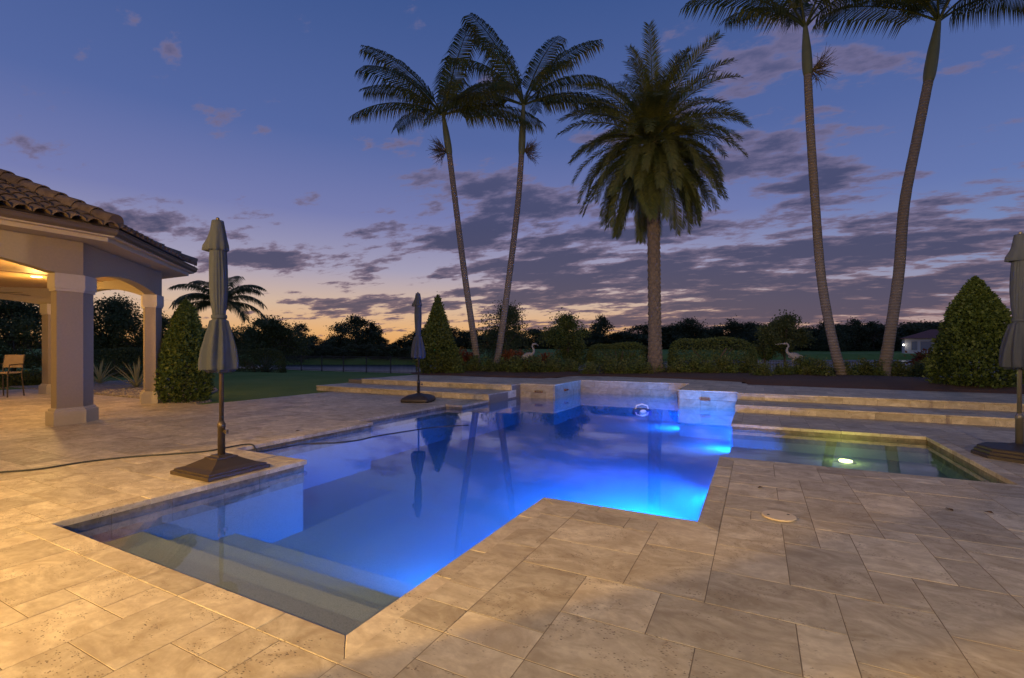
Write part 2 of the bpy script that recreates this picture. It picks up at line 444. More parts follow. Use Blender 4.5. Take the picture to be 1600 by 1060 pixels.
def pave(name, gx, gy, inside, z, top_n):
    nx, ny = len(gx) - 1, len(gy) - 1
    ok = [[inside((gx[i] + gx[i + 1]) / 2, (gy[j] + gy[j + 1]) / 2) for i in range(nx)] for j in range(ny)]
    base = MB()
    for j in range(ny):
        i = 0
        while i < nx:
            if ok[j][i]:
                i0 = i
                while i < nx and ok[j][i]: i += 1
                base.add([(gx[i0], gy[j], z - .0018), (gx[i], gy[j], z - .0018), (gx[i], gy[j + 1], z - .0018), (gx[i0], gy[j + 1], z - .0018)], [(0, 1, 2, 3)])
            else: i += 1
    root = tag(base.obj(name, GROUT), kind='structure')
    tiles = []; groups = {}
    for j in range(ny):
        for i in range(nx):
            if ok[j][i]: groups.setdefault((i // BP, j // BP, BOND[j % BP][i % BP]) if not WRAP[BOND[j % BP][i % BP]] else wrap_key(i, j), []).append((i, j))
    for cells in groups.values():
        left = set(cells)
        while left:
            i0, j0 = min(left, key=lambda c: (c[1], c[0])); a = 1
            while (i0 + a, j0) in left: a += 1
            b = 1
            while all((ii, j0 + b) in left for ii in range(i0, i0 + a)): b += 1
            for jj in range(j0, j0 + b):
                for ii in range(i0, i0 + a): left.discard((ii, jj))
            tiles.append((gx[i0], gy[j0], gx[i0 + a], gy[j0 + b]))
    def score(t):
        cx, cy = (t[0] + t[2]) / 2, (t[1] + t[3]) / 2; f = -cx * SY + cy * CY
        if f < .6: return 0
        x, y = pix((cx, cy, z))
        if not (-60 < x < 1660 and y < 1110): return 0
        return (t[2] - t[0]) * (t[3] - t[1]) / f ** 3
    tiles.sort(key=score, reverse=True)
    for t in tiles[:top_n]:
        o = link('paver', paver_mesh(t[2] - t[0], t[3] - t[1], TRAV), root, (t[0], t[1], z + rng.uniform(-.0006, .0006)))
        o.rotation_euler = (rng.gauss(0, .0006), rng.gauss(0, .0006), 0)
    rest = MB(); g = .0024
    for t in tiles[top_n:]:
        rest.prism([(t[0] + g, t[1] + g), (t[2] - g, t[1] + g), (t[2] - g, t[3] - g), (t[0] + g, t[3] - g)], z - .03, z + rng.uniform(-.0006, .0006), .0009)
    if rest.v: tag(rest.obj('paver_field', TRAV_I, root), kind='stuff')
    return root
PX = [p[0] for p in POOL_OUT]; PY = [p[1] for p in POOL_OUT]
def deck_inside(x, y):
    if in_poly(x, y, POOL_OUT): return False
    if x > -.3: return y < STEP_R[0]
    if x > -11.45: return y < STEP_L[0] if x < -5.9 else y < 9.9
    return y < 6.6 - .0 * x
gx = lines(-21, 8.4, -.66, [-11.45] + [v for v in PX if v < 3]); gy = lines(-5.5, 11, 2.2, [STEP_R[0], STEP_L[0]] + [v for v in PY if v < 10])
patio = pave('patio', gx, gy, deck_inside, 0.0, 300)

# coping stones, mitred at the corners
def coping():
    root = tag(empty('pool_coping'), kind='structure')
    n = len(POOL)
    for i in range(n):
        if 8 <= i <= 12: continue        # spillway walls have no coping at this level
        a, b = Vector(POOL[i]), Vector(POOL[(i + 1) % n]); oa, ob = Vector(POOL_OUT[i]), Vector(POOL_OUT[(i + 1) % n])
        end = 1.0
        if i == 7: b = Vector((-.40, STEP_R[0] - .003)); ob = Vector((-.24, STEP_R[0] - .003))
        if i == 13: a = Vector((-6.0, STEP_L[0] - .003)); oa = Vector((-6.16, STEP_L[0] - .003))
        L = (b - a).length; k = max(1, round(L / .52)); cuts = [0] + [(j + rng.uniform(-.2, .2)) / k for j in range(1, k)] + [1]
        d = (b - a).normalized(); g = .0022
        for t0, t1 in zip(cuts[:-1], cuts[1:]):
            q0, q1 = a.lerp(b, t0), a.lerp(b, t1); nrm = Vector((d.y, -d.x)) * COPE_W
            r0 = oa if t0 == 0 else q0 + nrm; r1 = ob if t1 == 1 else q1 + nrm
            c = (q0 + q1) / 2
            poly = [q0 + d * g, r0 + d * g - nrm.normalized() * g, r1 - d * g - nrm.normalized() * g, q1 - d * g]
            me = MB().prism([tuple(p - c) for p in poly], -.048, 0.0, .0035).mesh('coping_stone', TRAV)
            link('coping_stone', me, root, (c.x, c.y, rng.uniform(-.001, .0)))
    return root
coping()

# raised terrace, steps and spillway walls
def terrace_inside(x, y):
    if in_poly(x, y, POOL): return False
    if y > 17.2 or x < -11.55 or x > 8.4: return False
    if x > -.40: return STEP_R[1] < y < 15.15
    if x < -6.0: return y > STEP_L[1] and y < 14.9
    return y > 12.04
tgx = lines(-11.55, 8.4, -.66, [-11.55, -.40, -1.70, -4.96, -6.0]); tgy = lines(11.5, 17.2, 2.2, [STEP_R[1], STEP_L[1], 12.05, 12.15, 14.35, 15.15])
terrace = pave('terrace', tgx, tgy, terrace_inside, Z2, 0)
for nm, x0, x1, y0, y1 in (('right_step', -.40, 8.4, STEP_R[0], STEP_R[1]), ('left_step', -12.2, -6.0, STEP_L[0], STEP_L[1])):
    pave(nm, lines(x0, x1, -.66, [x0, x1]), lines(y0, y1, 2.2, [y0, y1]), lambda x, y, a=(x0, x1, y0, y1): a[0] < x < a[1] and a[2] < y < a[3], Z1, 0)
def stone_row(root, name, p0, p1, z0, z1, length, thick=.03, mat=TRAV, skip=()):
    """a row of veneer stones along p0->p1; the outside is to the right of the direction"""
    p0, p1 = Vector(p0), Vector(p1); d = (p1 - p0).normalized(); L = (p1 - p0).length; nrm = Vector((d.y, -d.x)); s = 0.0
    while s < L - .01:
        w = min(length * rng.uniform(.8, 1.25), L - s)
        if L - s - w < .12: w = L - s
        a = p0 + d * (s + .0015); b = p0 + d * (s + w - .0015); pr = thick + rng.uniform(-.002, .002); c = (a + b) / 2
        poly = [a - c, a + nrm * pr - c, b + nrm * pr - c, b - c]
        link(name, MB().prism([tuple(q) for q in poly], z0 + .0015, z1 - .0015, .003).mesh(name, mat), root, (c.x, c.y, 0)); s += w
MORTAR = plain('mortar_core', (.20, .165, .125), .95, scale=15)
def steps():
    for nm, x0, x1, ys in (('steps_by_the_shelf', -.40, 8.4, STEP_R), ('steps_by_the_lawn', -12.2, -6.0, STEP_L)):
        core = MB()
        core.box(x0 + .03, x1, ys[0] + .032, ys[1], -.3, Z1 - .031); core.box(x0 + .03, x1, ys[1] + .032, ys[1] + 1.2, -.3, Z2 - .032)
        if x0 < -5: core.box(x0 + .6, x0 + .63, ys[1] + .03, 15, -.3, Z2 - .032)
        root = tag(core.obj(nm, MORTAR), kind='structure')
        xu = x0 if x0 > -5 else x0 + .65
        stone_row(root, 'riser_stone', (x0, ys[0] + .03), (x1, ys[0] + .03), 0, Z1 - .03, .47, .026)
        stone_row(root, 'riser_stone', (xu, ys[1] + .03), (x1, ys[1] + .03), Z1, Z2 - .03, .47, .026)
        # square-edged nosing stones
        stone_row(root, 'nosing_stone', (x0, ys[0] + .03), (x1, ys[0] + .03), Z1 - .03, Z1 + .002, .6, .045)
        stone_row(root, 'nosing_stone', (xu, ys[1] + .03), (x1, ys[1] + .03), Z2 - .03, Z2 + .002, .6, .045)
        if x0 > -5:   # end faces dropping into the pool
            stone_row(root, 'end_stone', (x0 + .03, ys[1]), (x0 + .03, ys[0] + .03), 0, Z1 - .002, .4, .03); stone_row(root, 'end_stone', (x0 + .03, 12.05), (x0 + .03, ys[1] + .03), -.6, Z2 - .002, .5, .03)
        else:
            stone_row(root, 'end_stone', (x1 - .03, ys[0] + .03), (x1 - .03, ys[1] + .6), -.05, Z1 - .002, .5, .03)
            stone_row(root, 'end_stone', (x0 + .03, ys[1] + .4), (x0 + .03, ys[0] + .03), 0, Z1 - .002, .5, .03); stone_row(root, 'end_stone', (xu + .0, 14.9), (xu + .0, ys[1] + .03), 0, Z2 - .002, .5, .03)
steps()
def walls():
    core = MB()
    core.box(-6.03, -4.99, 12.18, 14.9, -.08, Z2 - .03).box(-4.99, -1.67, 14.38, 15.2, -.08, Z2 - .03).box(-1.67, -.37, 12.08, 15.1, -.08, Z2 - .03)
    root = tag(core.obj('spillway_wall', MORTAR), kind='structure')
    runs = [((-6.03, 12.18), (-4.99, 12.18)), ((-4.99, 12.18), (-4.99, 14.38)), ((-4.99, 14.38), (-1.67, 14.38)), ((-1.67, 14.38), (-1.67, 12.08)), ((-1.67, 12.08), (-.40, 12.08))]
    for a, b in runs:
        stone_row(root, 'wall_tile', a, b, -.16, .085, .42, .03, TRAV_W); stone_row(root, 'wall_tile', a, b, .085, Z2 - .032, .5, .03, TRAV_W)
        stone_row(root, 'wall_cap_stone', a, b, Z2 - .032, Z2 + .002, .55, .042)
    # narrow metal spouts in the three faces
    COPPER = plain('spout_metal', (.30, .14, .08), .4, .7)
    for (x, y, rz) in ((-1.08, 12.05, 0), (-5.42, 12.15, 0), (-4.96, 13.0, R(90))):
        e = MB().box(-.11, .11, -.06, .02, .075, .083).box(-.11, -.104, -.06, .02, .083, .12).box(.104, .11, -.06, .02, .083, .12).box(-.11, .11, -.06, .02, .12, .126)
        e.obj('spout', COPPER, root, loc=(x, y, 0), rotz=rz)
walls()

# ------------------------------------------------------------------ pool shell and water
def plaster():
    t = NT('pebble_plaster'); p = t.pos(); v = t.n('TexVoronoi'); t.l(p, v.inputs['Vector']); v.inputs['Scale'].default_value = 130
    c = t.mix(v.outputs['Distance'], (.34, .345, .35), (.20, .205, .21)); c = t.mix(t.math('MULTIPLY', t.noise(p, 2.5, 4), .35), c, (.25, .24, .225))
    t.l(c, t.b.inputs['Base Color']); t.b.inputs['Roughness'].default_value = .8; t.bump(v.outputs['Distance'], .002, .5); return t.mat
PLASTER = plaster()
FLOOR_Z = -.82; SHELF_Z = -.40
def pool_shell():
    sh = offset_poly(POOL, .03); m = MB(); n = len(sh)
    for i in range(n):
        a, b = sh[i], sh[(i + 1) % n]
        m.add([(a[0], a[1], FLOOR_Z - .1), (b[0], b[1], FLOOR_Z - .1), (b[0], b[1], -.10), (a[0], a[1], -.10)], [(3, 2, 1, 0)])
    root = tag(m.obj('swimming_pool', PLASTER), kind='structure')
    f = MB(); f.add([(x, y, FLOOR_Z) for x, y in sh], [tuple(range(n))]); f.obj('pool_floor', PLASTER, root)
    MB().box(-.40, 2.25, 6.21, 9.07, FLOOR_Z - .05, SHELF_Z).obj('sun_shelf', PLASTER, root)
    for k, (y, z) in enumerate(((2.18, -.27), (2.57, -.42), (3.0, -.57))):
        MB().prism([(-4.70, 1.54), (-1.63, 1.54), (-1.63, y), (-4.70, y)], FLOOR_Z - .02 - .002 * k, z, .012).obj('entry_step', PLASTER, root)
    # waterline tiles under the coping
    for i in range(n):
        if 8 <= i <= 12: continue
        a, b = sh[i], sh[(i + 1) % n]
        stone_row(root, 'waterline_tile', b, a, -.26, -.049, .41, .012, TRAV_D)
    for nm in ('a',):
        t = NT('pool_water'); t.nt.nodes.remove(t.b)
        p = t.pos(); mp = t.n('Mapping'); t.l(p, mp.inputs[0]); mp.inputs['Rotation'].default_value = (0, 0, -YAW); mp.inputs['Scale'].default_value = (.5, 1, 1)
        calm = t.range(t.noise(p, .5, 2), .35, .65, .25, 1.0)
        h = t.math('MULTIPLY', t.noise(mp.outputs[0], 5.0, 3, .5), calm)
        bp = t.n('Bump'); t.l(h, bp.inputs['Height']); bp.inputs['Distance'].default_value = .006; bp.inputs['Strength'].default_value = .2
        dp = t.n('VectorMath', operation='DOT_PRODUCT'); t.l(t.n('NewGeometry').outputs['Incoming'], dp.inputs[0]); t.l(bp.outputs[0], dp.inputs[1])
        om = t.math('SUBTRACT', 1.0, t.math('ABSOLUTE', dp.outputs['Value']), True)
        fres = t.math('ADD', t.math('MULTIPLY', t.math('POWER', om, 4.3), .98), .02, True)
        tr = t.n('BsdfTransparent'); tr.inputs[0].default_value = (.93, .96, .98, 1)
        gl = t.n('BsdfGlossy'); gl.inputs['Roughness'].default_value = .02; t.l(bp.outputs[0], gl.inputs['Normal'])
        mx = t.n('MixShader'); t.l(fres, mx.inputs[0]); t.l(tr.outputs[0], mx.inputs[1]); t.l(gl.outputs[0], mx.inputs[2]); t.l(mx.outputs[0], t.out.inputs[0])
        vs_ = t.n('VolumeScatter'); vs_.inputs['Color'].default_value = (.05, .46, 1.0, 1); vs_.inputs['Density'].default_value = .075; vs_.inputs['Anisotropy'].default_value = .2
        va = t.n('VolumeAbsorption'); va.inputs['Color'].default_value = (.22, .72, .97, 1); va.inputs['Density'].default_value = .45
        av = t.n('AddShader'); t.l(vs_.outputs[0], av.inputs[0]); t.l(va.outputs[0], av.inputs[1]); t.l(av.outputs[0], t.out.inputs['Volume'])
        inner = offset_poly(POOL, .045)
        w = MB(); w.prism(inner, FLOOR_Z - .08, WATER_Z); tag(w.obj('pool_water', t.mat), kind='structure')
pool_shell()
def emit(name, c, s):
    t = NT(name); t.b.inputs['Base Color'].default_value = (*c, 1); t.b.inputs['Emission Color'].default_value = (*c, 1); t.b.inputs['Emission Strength'].default_value = s; return t.mat
def lamp(kind, parent, loc, energy, color, aim=None, **kw):
    d = bpy.data.lights.new('lamp', kind); d.energy = energy; d.color = color
    for k, v in kw.items(): setattr(d, k, v)
    o = bpy.data.objects.new('lamp', d); col.objects.link(o); o.location = loc
    if aim is not None: o.rotation_euler = Vector(aim).to_track_quat('-Z', 'Y').to_euler()
    if parent: o.parent = parent
    return o
BLUE = (.003, .215, 1.0)
BLUE_LENS = emit('blue_led_lens', (.15, .5, 1.0), 4.0); STEEL = plain('steel_ring', (.5, .5, .5), .3, .9)
def pool_light(x, y, z, nx, ny, energy, label, dip=.5, spread=96):
    root = empty('pool_light', (x, y, z), math.atan2(-nx, ny))      # local +Y is the way it shines
    tag(root, label, 'pool light', 'blue pool lights')
    def disc(r, y0, y1, m_, nm):
        mb = MB(); mb.lathe([(r * .7, 0), (r, .004), (r, y1 - y0)], 20); o = mb.obj(nm, m_, root); o.rotation_euler = (R(90), 0, 0); o.location = (0, y1, 0)
    disc(.11, -.02, .012, STEEL, 'trim_ring'); disc(.085, 0, .02, BLUE_LENS, 'lens')
    lamp('AREA', root, (0, .05, 0), energy, BLUE, (0, 1, -dip), shape='DISK', size=.2, spread=R(spread))
pool_light(-.95, 3.855, -.26, 0, 1, 760, 'blue light under the coping of the inner corner near the round lid')
pool_light(-.375, 10.8, -.50, -1, .5, 190, 'blue light under the ends of the stone steps', .35, 170)
pool_light(-1.635, 3.35, -.26, -1, .0, 55, 'blue light in the wall beside the submerged entry steps')
pool_light(-1.675, 13.2, -.45, -1, 0, 170, 'blue light inside the spillway recess', .35, 170)
pool_light(-.375, 5.4, -.26, -1, .2, 430, 'blue light in the wall between round lid and shelf corner')
def shelf_light():
    p = at(1313, 712, SHELF_Z); root = tag(empty('shelf_light', (p.x, min(p.y, 8.6), SHELF_Z)), 'yellow round bubbler light set in the shallow shelf floor', 'pool light')
    MB().lathe([(.13, 0), (.13, .012), (.10, .016)], 24).obj('trim_ring', STEEL, root)
    MB().lathe([(.085, .012), (.085, .03), (.05, .036)], 24).obj('lens', emit('yellow_lens', (1.0, .85, .35), 12.0), root)
    lamp('POINT', root, (0, 0, .14), 8.0, (.85, .92, .16), shadow_soft_size=.05)
shelf_light()

# ------------------------------------------------------------------ the house behind the camera: its lit eave lights the patio
WARM = (1.0, .58, .16); WARM_LENS = emit('warm_lamp_lens', (1.0, .72, .40), 14.0)
def house():
    root = tag(empty('house', (0, -4, 0)), 'taupe stucco house with lit eave overlooking the pool patio', 'house')
    MB().box(-14, 9, -2.0, -1.5, 0, 3.6).obj('wall', STUCCO, root)
    MB().box(-14, 9, -1.49, 2.2, 3.0, 3.12).obj('eave', STUCCO_L, root)
    MB().add([(-14.2, 2.4, 3.13), (9.2, 2.4, 3.13), (9.2, -3, 5.2), (-14.2, -3, 5.2)], [(0, 1, 2, 3)]).obj('roof', GUTTER, root)
    MB().box(-14, -7.4, 3.8, 4.2, 0, 3.6).obj('light_blocking_wall', STUCCO, root)  # unseen wall added to keep the eave lamps off the pavilion side
    MB().box(-3.01, -2.81, 3.32, 3.52, 0, 3.0).obj('post', STUCCO, root)  # slim unseen post added to throw a shadow band across the patio
    MB().box(3.0, 3.4, 1.6, 2.0, 0, 3.0).obj('column', STUCCO, root)
    MB().box(-3.1, -2.7, 2.2, 3.6, 3.0, 3.1).obj('added_post_beam', STUCCO_L, root)  # joins the added post to the eave
    for i, (x, y, e, c) in enumerate(((-7.75, 2.15, 760, WARM), (-4.2, 2.0, 1150, WARM), (2.2, .6, 1500, (1.0, .75, .39)))):
        d = MB().lathe([(.09, 2.985), (.10, 2.998)], 20).obj('downlight', WARM_LENS, root, loc=(x, y, 0))
        lamp('POINT', root, (x, y, 2.88), e, c, shadow_soft_size=.04)
    for x, tx, ty, e in ((2.4, -7.0, 20, 2500), (1.2, 1.5, 20, 2500)):      # floodlights added above the eave to brighten the palms and trees
        f = MB().box(-.12, .12, -.08, .10, -.08, .10).obj('added_floodlight', IRON, root, loc=(x, 2.5 if x > -5 else 4.4, 3.35)); lamp('SPOT', f, (0, .14, .01), e, (1.0, .70, .36), (tx - x, ty, 3.2), spot_size=R(54), spot_blend=.7, shadow_soft_size=.06)
house()

# ------------------------------------------------------------------ pavilion with chamfered corner
def roof_clay():
    t = NT('brown_clay_tile'); rnd = t.n('ObjectInfo').outputs['Random']; nz = t.noise(t.pos(), 7, 5, .6)
    c = t.mix(rnd, (.12, .085, .058), (.22, .16, .11)); c = t.mix(t.range(nz, .45, .7), c, (.10, .07, .05)); t.l(c, t.b.inputs['Base Color']); t.b.inputs['Roughness'].default_value = .85
    t.bump(nz, .006, .6); return t.mat
CLAY = roof_clay()
def soffit_wood():
    t = NT('cedar_plank'); p = t.objco(); mp = t.n('Mapping'); t.l(p, mp.inputs[0]); mp.inputs['Scale'].default_value = (14, .9, 14)
    g = t.noise(mp.outputs[0], 2.0, 5, .6, .6); rnd = t.n('ObjectInfo').outputs['Random']
    c = t.mix(g, (.46, .29, .15), (.62, .43, .24)); hv = t.n('HueSaturation'); t.l(c, hv.inputs['Color']); t.l(t.range(rnd, 0, 1, .82, 1.12), hv.inputs['Value'])
    t.l(hv.outputs[0], t.b.inputs['Base Color']); t.b.inputs['Roughness'].default_value = .5; return t.mat
def pavilion():
    B = Vector((-.7071, .7071)); BN = Vector((.7071, .7071)); c0 = Vector((-10.5, 3.95))
    bp = lambda t, o=0.0: c0 + B * t + BN * o
    root = tag(empty('pavilion', (0, 0, 0)), 'stucco pavilion with arched openings and brown barrel tile roof', 'pavilion')
    TH = .22; TOP = 3.16; SP = 2.58; YC = 6.40
    # columns: footprints follow the walls they carry
    i1 = (-10.5 - TH, 3.95 - TH * .414)
    foots = [[(-10.5, 3.595), (-10.5, 3.95), tuple(bp(.34)), tuple(bp(.34, -TH)), i1, (-10.5 - TH, 3.595)],
             [tuple(bp(3.10)), tuple(bp(3.47)), (bp(3.47).x - .38, YC), (bp(3.47).x - .38, YC - TH), tuple(bp(3.3, -TH)), tuple(bp(3.10, -TH))],
             [(-18.0, 5.98), (-18.0, 6.40), (-18.42, 6.40), (-18.42, 5.98)], [(-10.5, -.4), (-10.5, .1), (-10.72, .1), (-10.72, -.4)],
             [(-21.0, 3.5), (-21.0, 3.95), (-21.42, 3.95), (-21.42, 3.5)]]
    for fp in foots:
        sh = MB().prism(fp, 0, SP - .2).obj('column', STUCCO, root)
        b = MB().prism(offset_poly(fp, .055), 0, .24, .012); b.prism(offset_poly(fp, .03), .24, .285, .02); b.obj('plinth', STUCCO_L, sh)
        k = MB().prism(offset_poly(fp, .02), SP - .30, SP - .255); k.prism(offset_poly(fp, .035), SP - .255, SP - .001); k.obj('capital', STUCCO_L, sh)
    # arched walls over the openings
    def arch_wall(p0, p1, rise, s0=.0, s1=.0):
        p0, p1 = Vector(p0), Vector(p1); d = (p1 - p0).normalized(); L = (p1 - p0).length; nr = Vector((-d.y, d.x)); n = 28
        m = MB(); ring = []
        for k in range(n + 1):
            t = k / n; x = t * L; u = (x - s0) / (L - s0 - s1)
            zb = SP + (rise * (1 - (2 * u - 1) ** 2) if 0 < u < 1 else 0)
            for off in (0, TH):
                q = p0 + d * x + nr * off
                m.v += [(q.x, q.y, zb), (q.x, q.y, TOP)]
        for k in range(n):
            a, b = 4 * k, 4 * (k + 1)
            m.f += [(a, b, b + 1, a + 1), (a + 3, b + 3, b + 2, a + 2), (a + 2, b + 2, b, a), (a + 1, b + 1, b + 3, a + 3)]
        m.f += [(0, 1, 3, 2), (4 * n, 4 * n + 2, 4 * n + 3, 4 * n + 1)]
        m.obj('arched_beam', STUCCO, root)
    arch_wall((-10.5, -.4), (-10.5, 3.95), .26, .5, .39); arch_wall(bp(.003), bp(3.467), .17, .34, .37); arch_wall((bp(3.47).x - .003, YC), (-18.42, YC), .30, .4, .42)
    arch_wall((-18.42, YC), (-21.42, 3.6), .17, .4, .4)
    # plank ceiling with a cove along the walls
    cd = soffit_wood()
    for k in range(30):
        x1 = -10.73 - k * .145
        y1 = min(YC - TH - .01, (3.95 - TH * .414) + (i1[0] - x1) - .02)
        MB().prism([(x1 - .141, -2), (x1, -2), (x1, y1), (x1 - .141, min(YC - TH - .01, y1 + .141))], 3.06, 3.08).obj('ceiling_plank', cd, root)
    MB().box(-22, -15.29, -2, YC - TH - .01, 3.063, 3.08).obj('ceiling_panel', cd, root)
    # eaves: soffit, frieze board, gutter
    EA, E0, E1 = (-9.9, -2.2), Vector((-9.9, 4.2)), Vector((-9.9, 4.2)) + B * 4.23
    E2 = (-22.0, E1.y)
    line = [EA, tuple(E0), tuple(E1), E2]
    def along(prof, name, mat, inset):
        """sweep a closed (outward, z) profile along the eave line"""
        pts = [Vector(p) for p in line]; m = MB(); n = len(prof)
        for i, p in enumerate(pts):
            d0 = (pts[i] - pts[i - 1]).normalized() if i else (pts[1] - pts[0]).normalized()
            d1 = (pts[i + 1] - pts[i]).normalized() if i < len(pts) - 1 else d0
            n0, n1 = Vector((d0.y, -d0.x)), Vector((d1.y, -d1.x)); mt = (n0 + n1) / (1 + n0.dot(n1))
            for (o, z) in prof:
                q = p + mt * (o - inset); m.v.append((q.x, q.y, z))
        for i in range(len(pts) - 1):
            for k in range(n):
                j = (k + 1) % n; m.f.append((i * n + k, i * n + j, (i + 1) * n + j, (i + 1) * n + k))
        m.f += [tuple(range(n)), tuple(reversed(range((len(pts) - 1) * n, len(pts) * n)))]
        return m.obj(name, mat, root)
    along([(0, 3.235), (0, 3.26), (-.72, 3.26), (-.72, 3.17), (-.13, 3.17), (-.13, 3.235)], 'soffit', STUCCO_L, .06)
    along([(-.02, 3.165), (.012, 3.165), (.012, 3.255), (-.02, 3.255)], 'frieze_board', STUCCO_L, .18)
    along([(-.12, 3.262), (-.03, 3.262), (.0, 3.30), (.005, 3.345), (.02, 3.355), (.02, 3.37), (-.01, 3.37), (-.02, 3.35), (-.12, 3.35)], 'gutter', GUTTER, 0)
    # roof decks and barrel tiles
    TP = .43; Z0 = 3.39
    hip = Vector((-.924, -.383)); hip2 = Vector((-.383, -.924)) 
    rd = MB()
    dA = 4.0
    P0 = Vector((*E0, Z0)); s = dA / .924; P1 = Vector((E0.x + hip.x * s, E0.y + hip.y * s, Z0 + TP * dA))
    Q0 = Vector((*E1, Z0)); Q1 = Vector((E1.x + hip2.x * s * .0 - .383 * s, E1.y - .924 * s, Z0 + TP * dA))
    rd.add([(-9.9, -2.2, Z0), P0, P1, (-13.9, -2.2, Z0 + TP * dA)], [(0, 1, 2, 3)]); rd.add([P0, Q0, Q1, P1], [(0, 1, 2, 3)])
    rd.add([Q0, (-22, Q0.y, Z0), (-22, Q0.y - dA, Z0 + TP * dA), Q1], [(0, 1, 2, 3)])
    roof = rd.obj('roof', CLAY, root)
    def barrel(r0, r1, L, arc=150, seg=8, th=.014):
        m = MB(); vs = []
        for (r, y) in ((r0, 0), (r1, L), (r0 - th, 0), (r1 - th, L)):
            for k in range(seg + 1):
                a = R(90 - arc / 2 + arc * k / seg); vs.append((r * math.cos(a), y, r * math.sin(a) - r0 * .35))
        w = seg + 1; fs = []
        for k in range(seg):
            fs += [(k + 1, k, w + k, w + k + 1), (2 * w + k, 2 * w + k + 1, 3 * w + k + 1, 3 * w + k), (k, k + 1, 2 * w + k + 1, 2 * w + k)]
        return m.add(vs, fs)
    tile = barrel(.112, .094, .40).mesh('roof_tile', CLAY, True); pan = None
    slope = math.atan(TP); ROW = .32; W_ = .222
    def lay(origin, along_dir, up_dir, length, clipf, nrow):
        """courses of barrel tiles on one slope"""
        xa = Vector((*along_dir, 0)); up = Vector((up_dir[0] * math.cos(slope), up_dir[1] * math.cos(slope), math.sin(slope))); nz = xa.cross(up)
        if nz.z < 0: nz = -nz; 
        M = Matrix((xa, up, up.cross(xa) * -1)).transposed()
        zax = xa.cross(up)
        if zax.z < 0: xa2 = -xa
        else: xa2 = xa
        M = Matrix((xa2, up, xa2.cross(up))).transposed()
        for r in range(nrow):
            for k in range(int(length / W_)):
                a = (k + .5) * W_; u = r * ROW - .05
                if not clipf(a, u * math.cos(slope)): continue
                p = Vector((*origin, Z0)) + xa * a + up * u + M.col[2] * (.035 + .012)
                o = bpy.data.objects.new('roof_tile', tile); col.objects.link(o); o.parent = roof
                o.matrix_local = Matrix.Translation(p) @ M.to_4x4() @ Matrix.Rotation(rng.gauss(0, .012), 4, 'Z') @ Matrix.Rotation(-.04, 4, 'X')
    lay((E0.x, E0.y), (0, -1), (-1, 0), 5.4, lambda a, u: a > u * .414 + .05, 11)
    lay((E0.x, E0.y), tuple(B), tuple(-BN), 4.2, lambda a, u: a > u * .414 + .05 and a < 4.23 - u * .414 - .05, 9)
    ridge = barrel(.15, .125, .46, 190, 10, .016); ridge_me = ridge.mesh('hip_tile', CLAY, True)
    for start, hd in ((E0, hip), (E1, hip2)):
        d = Vector((hd.x, hd.y, TP * .924)).normalized(); xa = d.cross(Vector((0, 0, 1))).normalized(); M = Matrix((xa, d, xa.cross(d))).transposed()
        if M.col[2].z < 0: M = Matrix((-xa, d, (-xa).cross(d))).transposed()
        for k in range(10):
            p = Vector((*start, Z0)) + d * (k * .37 + .02) + Vector((0, 0, .14))
            o = bpy.data.objects.new('hip_tile', ridge_me); col.objects.link(o); o.parent = roof
            o.matrix_local = Matrix.Translation(p) @ M.to_4x4() @ Matrix.Rotation(-.045, 4, 'X')
        capm = MB().lathe([(.02, 0), (.135, .012)], 18).mesh('hip_end_cap', CLAY); o = bpy.data.objects.new('hip_end_cap', capm); col.objects.link(o); o.parent = roof
        p = Vector((*start, Z0)) + d * .04 + Vector((0, 0, .10)); o.matrix_local = Matrix.Translation(p) @ M.to_4x4() @ Matrix.Rotation(R(90), 4, 'X')
    for (x, y, e) in ((-15.7, 5.0, 120), (-12.6, 1.6, 170), (-17.5, 2.0, 120), (-13.3, 4.4, 130)):
        f = MB().lathe([(.075, 3.05), (.10, 3.058), (.10, 3.064)], 20).obj('downlight', WARM_LENS, root, loc=(x, y, 0))
        lamp('POINT', root, (x, y, 2.55), e * .6, WARM, shadow_soft_size=.06)
pavilion()
def ceiling_fan():
    p = deep(-12, 457, 12.0); root = tag(empty('ceiling_fan', (p.x, p.y, 3.05)), 'dark bronze ceiling fan with one blade showing under the pavilion ceiling', 'ceiling fan')
    MB().lathe([(.03, -.22), (.03, 0)], 10).obj('downrod', BRONZE, root); MB().lathe([(.04, -.40), (.12, -.36), (.13, -.26), (.05, -.22)], 18).obj('motor', BRONZE, root, True)
    for k in range(5): MB().prism([(.1, -.03), (.22, -.07), (.72, -.07), (.72, .07), (.22, .07), (.1, .03)], -.335, -.325).obj('blade', BRONZE, root, rotz=k * 2 * math.pi / 5 + .45)
ceiling_fan()
